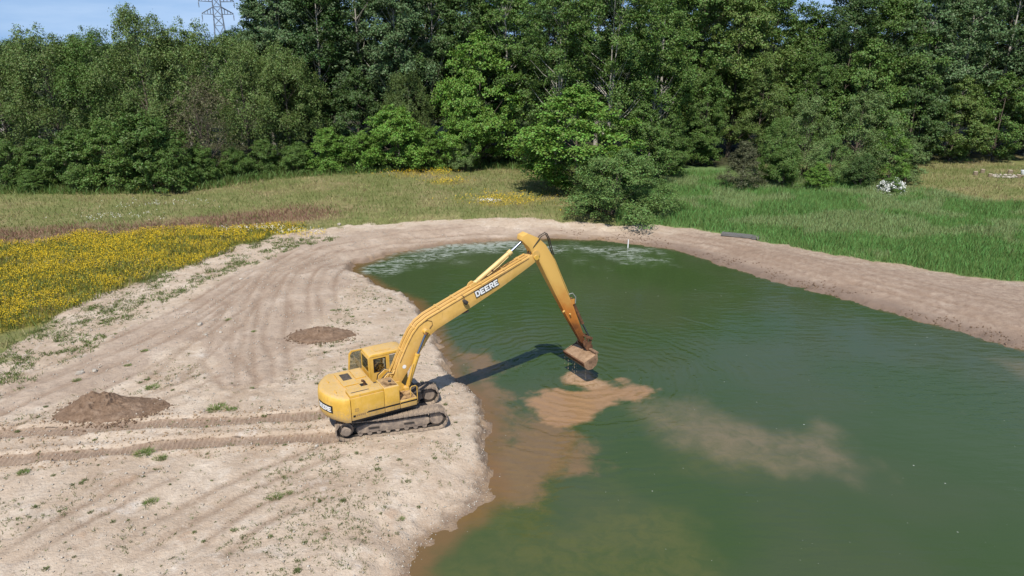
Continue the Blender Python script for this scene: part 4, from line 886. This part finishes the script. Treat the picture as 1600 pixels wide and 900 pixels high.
# wood interior, second and third rows; inner shade put into darker leaf tints
k = 0
for (y, step, off) in ((112, 62, 30), (124, 66, 0)):
    for u in range(-100 if y < 120 else -120, 1720, step):
        uu = u+off+tg.uniform(-14, 14)
        lo = np.interp(uu, [-150, 200, 360, 408, 445, 560, 800, 900, 1200, 1240, 1310, 1340, 1720], [64, 58, 56, 45, -5, -30, -10, -40, 8, 34, 30, 0, -40])+tg.uniform(0, 14)
        tree('background_tree', tg.choice(['poplar1', 'oak1', 'oak2', 'poplar2']), uu, y, lo, 1.05, tg.choice(['dk', 'deep', 'deep']), 'tree darkened for shade deep inside the wood behind the front row', group='trees deep inside the wood'); k += 1
# middle storey in front of the poplars
tree('broadleaf_tree', 'oak2', 470, 96, 105, .95, 'mid', 'mid green tree under the tall very dark layered tree', group=G1)
tree('broadleaf_tree', 'locust2', 640, 95, 112, .8, 'locust', 'round drooping willow like tree in front of the dark poplars', group=G1)
tree('broadleaf_tree', 'maple', 560, 95, 120, .9, 'dk', 'dark rounded tree left of the drooping willow like tree', group=G1)
tree('broadleaf_tree', 'maple', 752, 94, 66, .85, 'bright', 'fresh light green tall tree standing before the dark poplars, centre left', group=G1)
tree('maple_tree', 'maple', 735, 91, 150, 1.0, 'bright', 'bright green spreading tree with dark trunks at its foot, left of centre', group=G1)
tree('cottonwood_tree', 'cottonwood', 945, 87, -55, 1.0, 'mid', 'big pale barked cottonwood with white branches showing, centre of the wood edge', group=G1)
tree('cottonwood_tree', 'cottonwood', 868, 89, -20, .95, 'mid', 'pale branched tree left of and behind the big cottonwood', group=G1)
tree('cottonwood_tree', 'cottonwood', 1015, 90, 0, .9, 'mid', 'pale branched tree right of the big cottonwood', group=G1)
tree('maple_tree', 'maple', 902, 76.5, 148, 1.5, 'bright', 'bright green low branched tree before the big pale barked cottonwood', group=G1)
tree('maple_tree', 'maple', 1000, 80, 170, 1.0, 'mid', 'mid green tree between the bright tree and the pond willow shrub', group=G1)
tree('maple_tree', 'maple', 1045, 84, 185, .8, 'mid', 'leafy tree behind the right of the pond willow shrub', group=G1)
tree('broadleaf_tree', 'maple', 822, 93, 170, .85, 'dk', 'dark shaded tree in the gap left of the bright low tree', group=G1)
tree('broadleaf_tree', 'oak2', 1100, 94, 120, .85, 'mid', 'green tree with reddish twigs behind the brown cedar', group=G1)
tree('broadleaf_tree', 'oak2', 1185, 95, 95, .9, 'yel', 'yellowish green tree behind the grey green shrubs', group=G1)
tree('broadleaf_tree', 'oak1', 1265, 95, 95, .85, 'mid', 'layered green tree behind the tallest grey green shrub', group=G1)
tree('broadleaf_tree', 'maple', 1340, 94, 80, .9, 'mid', 'green tree above the shrub clump, right of centre', group=G1)
tree('broadleaf_tree', 'maple', 1420, 95, 115, .9, 'dk', 'dark tree behind the right end of the shrub clump', group=G1)
tree('broadleaf_tree', 'maple', 1490, 96.5, 130, .95, 'yel', 'light green tree with pale trunk at the far right lawn', group=G1)
tree('broadleaf_tree', 'maple', 1558, 97, 125, .95, 'mid', 'low sweeping green tree behind the log fire ring', group=G1)
tree('broadleaf_tree', 'oak2', 1625, 97, 120, .9, 'dk', 'dark green tree at the right edge behind the lawn', group=G1)
# --- shrubs along the left wood edge
for (u, y, tv, key, wd, c, lb) in [
    (-60, 80, 235, 'bush1', 1.2, 'dk', 'dark shrub cut by the left picture edge'),
    (5, 80, 228, 'bush2', 1.1, 'mid', 'mid green shrub at the left picture edge below the locusts'),
    (62, 80.5, 222, 'bush1', 1.1, 'mid', 'second shrub from the left picture edge'),
    (118, 80, 205, 'bush3', 1.05, 'mid', 'tall shrub third from the left picture edge'),
    (172, 79.5, 196, 'bush1', 1.0, 'mid', 'tall mid green shrub left of the big dark shrub'),
    (232, 78.5, 182, 'bush3', 1.05, 'mid', 'big dark based shrub jutting furthest into the left meadow'),
    (262, 77.5, 232, 'bush2', .8, 'mid', 'low shrub at the foot of the big jutting shrub'),
    (120, 77.6, 262, 'bush2', .9, 'mid', 'low spreading shrub at the meadow edge, far left'),
    (45, 77.8, 268, 'bush1', 1.3, 'mid', 'low shrub at the meadow edge near the left border'),
    (310, 83, 232, 'bush2', 1.0, 'mid', 'low shrub right of the big jutting shrub'),
    (362, 86, 236, 'bush2', 1.1, 'mid', 'low spreading shrub below the brownish half bare tree'),
    (410, 88, 222, 'bush1', 1.1, 'mid', 'rounded shrub right of the brownish half bare tree'),
    (462, 88.5, 228, 'bush2', 1.1, 'mid', 'wide shrub below the low drooping tree'),
    (512, 89.5, 205, 'bush1', 1.1, 'bright', 'light green shrub left of the bright shrub row'),
    (562, 90, 212, 'bush2', 1.1, 'bright', 'light green low shrub in the bright shrub row'),
    (618, 90, 172, 'bush3', 1.05, 'bright', 'tallest bright green shrub below the drooping willow like tree'),
    (668, 91, 205, 'bush1', 1.0, 'bright', 'bright green shrub just left of the spreading bright tree'),
    (722, 89, 226, 'bush2', .75, 'olive', 'small olive shrub in front of the spreading bright tree'),
    (800, 94, 215, 'bush1', .9, 'dk', 'dark shrub in the shaded gap beside the bright low tree'),
    (1085, 93, 190, 'bush3', 1.0, 'mid', 'green shrub behind the left end of the cedar'),
    (1500, 97, 215, 'bush2', 1.0, 'mid', 'low green shrub along the back of the right lawn'),
    (1580, 98, 225, 'bush1', 1.1, 'dk', 'dark low shrub behind the log fire ring')]:
    tree('shrub', key, u, y, tv, wd, c, lb, 'shrub', G2)
# --- shrubs in the long grass
tree('willow_shrub', 'willow', 964, 67.2, 242, 1.42, 'willow', 'large round olive willow shrub standing at the far pond bank', 'shrub', G3)
tree('willow_shrub', 'willow', 1032, 68, 284, 1.35, 'willow', 'smaller willow shrub right of the large round one at the bank', 'shrub', G3)
tree('willow_shrub', 'bush1', 915, 68.5, 300, .9, 'willow', 'low shrub at the left foot of the large round willow shrub', 'shrub', G3)
tree('cedar_shrub', 'cedar', 1163, 79, 226, 1.25, 'cedar', 'brownish conical cedar at the left end of the shrub clump', 'shrub', G3)
for (u, y, tv, key, wd, c, lb) in [
    (1212, 82, 188, 'olive', .85, 'mid', 'green shrub right behind the brownish cedar'),
    (1258, 84, 156, 'olive', .8, 'olive', 'tall grey green shrub left of the tallest one'),
    (1228, 80, 228, 'bush2', .8, 'mid', 'low green shrub right of the brownish cedar'),
    (1345, 83, 148, 'olive', .88, 'olive', 'tallest grey green shrub of the clump in the long grass'),
    (1284, 78.3, 258, 'bush1', 1.0, 'bright', 'small bright green bush in the middle of the shrub clump'),
    (1300, 81, 214, 'olive', .85, 'willow', 'rounded shrub behind the small bright green bush'),
    (1396, 81.5, 204, 'olive', .9, 'bright', 'fresh green shrub behind the white blossoming bush'),
    (1422, 82.5, 222, 'bush3', .9, 'olive', 'rounded shrub at the right end of the clump by the lawn'),
    (1350, 79, 246, 'bush2', .8, 'dk', 'dark low shrub left of the white blossoming bush')]:
    tree('shrub', key, u, y, tv, wd, c, lb, 'shrub', G3)
fl = tree('blossoming_shrub', 'bush2', 1400, 76.6, 279, 1.3, 'mid', 'bush with white blossom at the right end of the shrub clump', 'shrub', G3)
r = np.random.default_rng(3); n = 2600; d = r.normal(size=(n, 3)); d /= np.linalg.norm(d, axis=1)[:, None]; d[:, 2] = abs(d[:, 2])
cl = r.normal(size=(40, 3)); cl /= np.linalg.norm(cl, axis=1)[:, None]; cl[:, 2] = abs(cl[:, 2])
pos = cl[r.integers(0, 40, n)]*np.array([3.7, 3.7, 5.6])+r.normal(size=(n, 3))*.42; pos[:, 2] = np.maximum(pos[:, 2], .4)
V, Fq = leaves_from(pos, d+.4, .34, .95, r); fm = np_mesh('blossom', V, Fq)
g = NT('white_blossom'); g.bsdf((.85, .85, .8), .8); link('blossom', fm, g.m, fl)

# ------------------------------------------------------------------ grass, flowers, weeds
def blades(name, x, y, h, wdt, cols, lean, label, cat, kind='stuff', M=None, z=None):
    "one three-vertex blade per point, every blade an island; colour comes per object from the material tint"
    n = len(x); z = gzv(x, y) if z is None else z; a = rng.uniform(0, 6.28, n); ln = h*lean*rng.random(n); la = rng.uniform(0, 6.28, n)
    dx, dy = np.cos(a)*wdt/2, np.sin(a)*wdt/2
    V = np.stack([np.stack([x-dx, y-dy, z-.02], -1), np.stack([x+dx, y+dy, z-.02], -1), np.stack([x+np.cos(la)*ln+dx*.5, y+np.sin(la)*ln+dy*.5, z+h*.72], -1), np.stack([x+np.cos(la)*ln*1.7, y+np.sin(la)*ln*1.7, z+h], -1)], 1).reshape(-1, 3)
    F = np.arange(n)[:, None]*4+np.array([[0, 1, 2, 3]])
    o = link(name, np_mesh(name, V, F), M or M_blade); o.color = (*cols, 1); return tag(o, label, cat, kind=kind)
def grassy(x, y): return dbl(x, y)+.7*fbm(x*.6, y*.6, 4, 14)
lushc = lambda x, y: (grassy(x, y) > .2) & (x > 9+2*fbm(x*.3, y*.3, 2, 81)) & (x < 44+(78-y)*.9+3*fbm(x*.2, y*.2, 2, 82)) & (y < 88)
x, y = scatter(330000, 9, 62, 42, 88, lambda x, y: lushc(x, y) & (rng.random(len(x)) < np.clip(1.7-y/75, .25, 1)))
hn = .42+.42*vnoise(x*.35, y*.35, 5); m = fbm(x*.22, y*.3, 3, 91) > .16
blades('tall_grass', x[~m], y[~m], (hn*rng.uniform(.6, 1.25, len(x)))[~m], .036, (.165, .285, .082), .28, 'lush green long grass between the far pond bank and the shrub clump', 'grass')
blades('tall_seeding_grass', x[m], y[m], (hn*rng.uniform(.7, 1.25, len(x)))[m], .034, (.27, .34, .145), .28, 'paler seeding long grass in drifts through the green long grass', 'grass')
md = lambda x, y: (grassy(x, y) > .0) & ((x < 13) | (x > 36)) & ~lushc(x, y)
x, y = scatter(150000, -64, 66, 36, 97, md); k1 = fbm(x*.16, y*.35, 4, 95)
m = k1 > .1
blades('meadow_grass', x[~m], y[~m], rng.uniform(.12, .38, (~m).sum()), .05, (.19, .215, .07), .6, 'short green grass of the meadow before the wood', 'grass')
blades('dry_meadow_grass', x[m], y[m], rng.uniform(.15, .42, m.sum()), .045, (.33, .275, .14), .6, 'dry straw coloured grass patches across the meadow', 'grass')
def polyf(px, amp, sc, seed): 
    P = gpl(px); return lambda x, y: (sdist(x, y, P)+amp*fbm(x*sc, y*sc, 3, seed))
pf = polyf([(-160,385),(0,366),(120,362),(260,352),(360,338),(480,330),(520,336),(470,350),(380,358),(200,366),(0,384),(-160,396)], 2.2, .3, 71)
x, y = scatter(60000, -70, -10, 50, 74, lambda x, y: pf(x, y)+rng.normal(0, 1.2, len(x)) < -.1)
blades('purple_seed_grass', x, y, rng.uniform(.18, .42, len(x)), .04, (.30, .165, .125), .5, 'band of reddish purple seeding grass behind the yellow flowers', 'grass')
yp = gpl([(-160,640),(-40,560),(0,535),(60,505),(120,478),(180,458),(250,428),(330,402),(390,382),(440,366),(470,358),(400,362),(330,360),(240,368),(120,376),(0,384),(-160,392)])
yf = lambda x, y: (sdist(x, y, yp)+2.0*fbm(x*.35, y*.35, 3, 51) < .2)
x, y = scatter(110000, -60, -15, 31, 66, lambda x, y: yf(x, y) & (grassy(x, y) > -.5)); 
blades('flower_stems', x, y, rng.uniform(.2, .5, len(x)), .05, (.21, .215, .045), .4, 'green stems and leaves under the yellow wildflowers', 'wildflowers')
dn = fbm(x*.8, y*.8, 4, 55)+.35*fbm(x*.22, y*.22, 3, 57); mk = dn+rng.normal(0, .28, len(x)) > -.12
def flowers(name, x, y, hz, size, label, n_per=3):
    x = np.repeat(x, n_per)+rng.normal(0, .07, len(x)*n_per); y = np.repeat(y, n_per)+rng.normal(0, .07, len(y)*n_per); n = len(x)
    pos = np.stack([x, y, gzv(x, y)+rng.uniform(hz[0], hz[1], n)], -1)
    V, Fq = leaves_from(pos, np.stack([rng.normal(0, .6, n), rng.normal(-.35, .6, n), np.ones(n)], -1), size, .9, rng)
    return tag(link(name, np_mesh(name, V, Fq), M_fl), label, 'wildflowers', kind='stuff')
g = NT('yellow_petals'); rnd = g.n('NewGeometry').outputs['Random Per Island']; g.bsdf(g.ramp(rnd, [(0, (.40, .27, .010)), (1, (.70, .49, .02))]), .7, spec=.2); M_fl = g.m
flowers('yellow_wildflowers', x[mk][:60000], y[mk][:60000], (.22, .52), .052, 'dense bright yellow wildflowers filling the left meadow corner', 3)
px = []
for (u, v, rr, nn) in ((660, 277, 3.6, 500), (470, 368, 1.4, 160), (790, 318, 3.2, 420), (700, 292, 1.8, 160), (258, 301, 2.2, 160)):
    cx, cy = gp(u, v); px.append(np.stack([cx+rng.normal(0, rr*.8, nn), cy+rng.normal(0, rr*.5, nn)], -1))
px = np.vstack(px); flowers('distant_yellow_flowers', px[:, 0], px[:, 1], (.2, .45), .09, 'scattered patches of yellow flowers far across the meadow', 2)
g = NT('white_petals'); g.bsdf((.68, .68, .62), .8); M_fl = g.m
px = []
for (u, v, rx, ry, nn) in ((190, 346, 2.2, .8, 70), (425, 365, 2.5, .5, 200), (250, 326, 3, 1.0, 60), (860, 262, 2, .5, 60), (765, 322, .6, .3, 80)):
    cx, cy = gp(u, v); px.append(np.stack([cx+rng.normal(0, rx, nn), cy+rng.normal(0, ry, nn)], -1))
px = np.vstack(px); flowers('white_wildflowers', px[:, 0], px[:, 1], (.2, .45), .07, 'faint white wildflower patches in the left meadow', 2)
# rough grass fringe at the wood's foot
x, y = scatter(60000, -64, 20, 76, 98, lambda x, y: (y > np.interp(x, [-64, -38, -34, -28, -10, 8, 20], [75.5, 75.5, 78, 84, 90, 90, 88])) & (rng.random(len(x)) < .8))
blades('rank_grass', x, y, rng.uniform(.3, .9, len(x)), .09, (.12, .18, .045), .5, 'rank green undergrowth along the foot of the wood', 'undergrowth')
# low weeds over the sand: loose ground cover + single tufts
def weedy(x, y):
    dens = fbm(x*.55, y*.55, 4, 131)+.5*fbm(x*.15, y*.15, 2, 137)
    return (dbl(x, y) < 0) & (dpl(x, y) > 1.0) & (dens+rng.normal(0, .2, len(x)) > .36) & (sdist(x, y, ROAD) > .3) & (np.minimum(seg_dist(x, y, RUTS[0])[0], seg_dist(x, y, RUTS[1])[0]) > .55)
cx_, cy_ = scatter(30000, -30, 0, 15, 60, lambda x, y: weedy(x, y) | ((dbl(x, y) < 0) & (dpl(x, y) > 1) & (rng.random(len(x)) < .07) & (sdist(x, y, ROAD) > 0)))
x = np.repeat(cx_, 7)+rng.normal(0, .05, len(cx_)*7); y = np.repeat(cy_, 7)+rng.normal(0, .05, len(cy_)*7)
blades('sparse_weeds', x, y, rng.uniform(.025, .10, len(x)), .026, (.165, .18, .075), 1.0, 'tiny olive weeds sprinkled over the bare sand', 'weeds')
ex, ey = scatter(9000, -31, -14, 28, 60, lambda x, y: (dbl(x, y) < .3) & (dbl(x, y) > -4.5) & (fbm(x*.9, y*.9, 4, 41) > .08))
x = np.repeat(ex, 9)+rng.normal(0, .09, len(ex)*9); y = np.repeat(ey, 9)+rng.normal(0, .09, len(ey)*9)
blades('fringe_weeds', x, y, rng.uniform(.04, .2, len(x)), .035, (.14, .18, .05), .9, 'thin green weeds creeping from the flower field over the sand', 'weeds')
def tuft_me(seed, n, hgt, spread):
    r = np.random.default_rng(seed); V = []
    for k in range(n):
        a = r.uniform(0, 6.28); b = r.uniform(0, 6.28); q = spread*r.random()**.7; x0, y0 = q*math.cos(a), q*math.sin(a); h = hgt*r.uniform(.45, 1.1); ww = .009+.012*r.random()
        dx, dy = ww*math.cos(b), ww*math.sin(b); lx, ly = x0*.6+r.normal(0, .35)*h, y0*.6+r.normal(0, .35)*h
        V += [(x0-dx, y0-dy, -.02), (x0+dx, y0+dy, -.02), (x0+lx*.6+dx*.8, y0+ly*.6+dy*.8, h*.75), (x0+lx, y0+ly, h)]
    return np_mesh('weed_tuft', np.array(V), np.arange(4*n).reshape(n, 4))
tufts = [tuft_me(k, 60, .13, .13) for k in range(5)]; bigt = [tuft_me(20+k, 320, .22, .5) for k in range(3)]
big = [(340,638,1.5,'largest bright green grass clump left of the excavator above its ruts'),(362,640,.8,'smaller grass clump right of the largest one above the ruts'),(226,712,1.3,'green weed patch just below the lower excavator rut'),(250,716,.9,'green weed patch right of another below the lower rut'),
       (238,607,1.1,'grass tuft at the right rear of the large dirt heap'),(356,500,.8,'dark green tuft on the sand by the dirt track'),(398,518,.6,'tuft right of and below the one by the dirt track'),(37,740,.8,'lone grass tuft below the lower rut near the left edge'),
       (226,548,.7,'grass tuft on the sand between dirt track and heap'),(200,572,.6,'small tuft left of the large heap on the sand'),(520,486,.5,'small tuft by the pond side sand behind the excavator'),(550,495,.5,'tuft on the sand right of the brown dug patch'),
       (430,776,.9,'weed clump on the sand below the excavator, left one'),(450,770,.6,'weed clump on the sand below the excavator, right one'),(235,785,.9,'green weeds in the lower left sand'),(120,595,.7,'tuft at the back left of the large heap'),
       (145,482,.6,'tuft on the sand at the flower field edge'),(105,477,1.3,'long green tuft where flowers meet the sand'),(625,800,.5,'lone flowering stalk weed on the near sand spit'),(920,372,1.4,'reed tuft standing at the far waterline below the willow shrub')]
tr_ = random.Random(12)
for (u, v, s_, lb) in big:
    x, y = gp(u, v); o = link('grass_tuft', tr_.choice(bigt), M_blade, None, (x, y, gz(x, y)), tr_.uniform(0, 6)); s_ *= .47; o.scale = (s_, s_, s_*.8); o.color = (.19, .24, .075, 1); tag(o, lb, 'grass tuft', 'larger grass tufts on the bare sand')
tx, ty = scatter(2600, -26, 0, 15.5, 45, lambda x, y: weedy(x, y) | ((dbl(x, y) < -1) & (dpl(x, y) > 1.2) & (rng.random(len(x)) < .16) & (sdist(x, y, ROAD) > 0)))
for x, y in list(zip(tx, ty))[:285]:
    s_ = .28+.55*tr_.random()**2; o = link('weed_tuft', tr_.choice(tufts), M_blade, None, (x, y, gz(x, y)), tr_.uniform(0, 6)); o.scale = (s_, s_, s_*.9); kk = tr_.uniform(.8, 1.2); o.color = (.155*kk, .18*kk, .07*kk, 1)
    tag(o, 'small green weed tuft rooted in the bare pale sand', 'weed', 'small weed tufts on the bare sand')

# ------------------------------------------------------------------ things beyond the pond
def wood(name, a, b):
    g = NT(name); O = g.obj(); n = g.noise(3, 6, .7, g.n('Mapping', {'Vector': O, 'Scale': (.5, 6, 6)}).outputs[0])
    g.bsdf(g.ramp(n, [(.35, a), (.65, b)]), .9, g.bump(n, .4, .02), spec=.15); return g.m
M_wood = wood('weathered_wood', (.09, .088, .082), (.2, .195, .18)); M_log = wood('log_wood', (.12, .09, .06), (.33, .26, .18))
x, y = gp(1156, 371); dk = empty('wooden_dock', (x, y, gz(x, y)+.02), R(-24)); tag(dk, 'grey weathered wooden dock section lying at the grass edge of the far bank', 'dock')
pm = MB().box(-.075, .075, -.4, .4, .16, .19).mesh('plank')
for k in range(18): o = link('plank', pm, M_wood, dk, (-1.45+.17*k, 0, tr_.uniform(-.006, .006)))
for yy in (-.36, .36): MB().box(-1.55, 1.55, yy-.04, yy+.04, .02, .158).build('side_beam', M_wood, dk, .005)
for xx in (-1.5, 0, 1.5): MB().box(xx-.04, xx+.04, -.315, .315, .03, .155).build('cross_beam', M_wood, dk)
MB().box(1.0, 1.6, -.5, -.44, .0, .26).build('loose_board', M_wood, dk)
x, y = gp(981, 387, WATER_Z); st = empty('marker_stake', (x, y, WATER_Z)); tag(st, 'thin white stake standing in the water by the far bank', 'stake')
MB().tube([(0, 0, -.6), (.01, 0, .3), (.02, 0, .66)], [.05, .048, .045], 8).build('post', M_white, st, smooth=40); MB().tube([(.02, 0, .66), (.021, 0, .71)], [.055, .04], 8).build('cap', M_white, st)
g = NT('pale_log_end'); g.bsdf((.5, .42, .3), .9); M_end = g.m
def log(name, u, v, r_, h, upright, lb, rz=0):
    x, y = gp(u, v); o = empty(name, (x, y, gz(x, y)), rz); tag(o, lb, 'log', 'logs round the fire ring')
    if upright:
        MB().tube([(0, 0, -.05), (0, 0, .05), (0, 0, h)], [r_*1.12, r_, r_*.95], 12).build('bark', M_log, o, smooth=50); MB().tube([(0, 0, h+.001), (0, 0, h+.012)], r_*.88, 12).build('cut_face', M_end, o)
    else:
        MB().tube([(-h/2, 0, r_*.9), (0, .02, r_*.95), (h/2, 0, r_*.9)], [r_, r_*.97, r_*.92], 12).build('bark', M_log, o, smooth=50)
        for s_ in (-1, 1): MB().tube([(s_*h/2, 0, r_*.9), (s_*(h/2+.012), 0, r_*.9)], r_*.85, 12).build('cut_face', M_end, o)
log('log_stump', 1522, 282, .26, .42, True, 'leftmost upright log stump seat by the fire ring')
log('log_stump', 1533, 279, .26, .45, True, 'second upright log stump seat left of the fire ring')
log('log_stump', 1545, 285, .24, .40, True, 'stump with pale cut end at the left of the stone ring')
log('log_stump', 1576, 280, .28, .42, True, 'dark upright stump behind the stone ring')
log('log_stump', 1589, 286, .26, .42, True, 'upright stump right of the stone ring below the white pail')
log('fallen_log', 1596, 284.5, .12, 1.6, False, 'log lying at the right picture edge beside the white pail', R(10))
g = NT('grey_ring_stone'); P3 = g.pos(); n = g.noise(2, 4, .6, P3); g.bsdf(g.ramp(n, [(.35, (.14, .12, .1)), (.65, (.36, .32, .26))]), .9, spec=.2); M_ringstone = g.m
fr = empty('fire_ring', (*gp(1567, 284.5), 0)); fr.location.z = gz(fr.location.x, fr.location.y); tag(fr, 'ring of pale stones on the far right lawn', 'fire ring')
for k in range(16):
    a = 2*math.pi*k/16; o = link('stone', rocks[k % 4], M_ringstone, fr, (1.45*math.cos(a), .75*math.sin(a), .1), k); o.scale = (.27, .2, .26)
x, y = gp(1595.5, 282); pl = empty('white_pail', (x, y, gz(x, y))); tag(pl, 'white plastic pail standing behind the stone ring', 'pail')
MB().tube([(0, 0, .0), (0, 0, .02), (0, 0, .55)], [.2, .22, .27], 16).build('body', M_white, pl, smooth=40); MB().tube([(0, 0, .551), (0, 0, .59)], [.29, .285], 16).build('lid', M_white, pl, smooth=40)
# power pylon far behind the wood
g = NT('galvanised_steel'); g.bsdf((.20, .23, .27), .6, metal=.3); M_galv = g.m
py_y = 260; px_x = x_at(337, py_y, 30); PY = empty('power_pylon', (px_x, py_y, 0), R(25)); tag(PY, 'grey lattice power pylon rising above the left trees', 'pylon')
Ht = 34.5; pb = MB()
lv = [(0, 3.2), (8, 2.6), (15, 2.0), (21, 1.55), (24, 1.4), (27, 1.3), (30, 1.2), (33, .8), (Ht, .2)]
for sx in (-1, 1):
    for sy in (-1, 1): pb.tube([(sx*w_, sy*w_, z) for z, w_ in lv], .11, 4)
pb.build('leg_frame', M_galv, PY)
br = MB()
for (z0, w0), (z1, w1) in zip(lv[:-1], lv[1:]):
    for q in (-1, 1):
        br.tube([(-w0, q*w0, z0), (w1, q*w1, z1)], .07, 4).tube([(w0, q*w0, z0), (-w1, q*w1, z1)], .07, 4).tube([(q*w0, -w0, z0), (q*w1, w1, z1)], .07, 4).tube([(q*w0, w0, z0), (q*w1, -w1, z1)], .07, 4)
        br.tube([(-w1, q*w1, z1), (w1, q*w1, z1)], .07, 4).tube([(q*w1, -w1, z1), (q*w1, w1, z1)], .07, 4)
br.build('bracing', M_galv, PY)
for z, L_ in ((24.6, 5.0), (28.6, 5.6)):
    for s_ in (-1, 1):
        am = MB()
        for q in (-1, 1): am.tube([(s_*1.3, q*1.2, z), (s_*L_, 0, z+.1)], .09, 4).tube([(s_*1.2, q*1.1, z+2.4), (s_*L_, 0, z+.25)], .16, 4)
        for t in (.25, .5, .75):
            xx = s_*(1.3+(L_-1.3)*t); am.tube([(xx, -1.2*(1-t), z), (xx, -1.1*(1-t), z+2.4*(1-t)+.2*t)], .07, 4).tube([(xx, 1.2*(1-t), z), (xx, 1.1*(1-t), z+2.4*(1-t)+.2*t)], .07, 4).tube([(xx, -1.2*(1-t), z), (xx, 1.2*(1-t), z)], .07, 4)
        ao = am.build('cross_arm', M_galv, PY); MB().tube([(s_*L_, 0, z), (s_*L_, 0, z-.4), (s_*L_, 0, z-1.9)], [.06, .16, .12], 8).build('insulator', M_galv, ao)
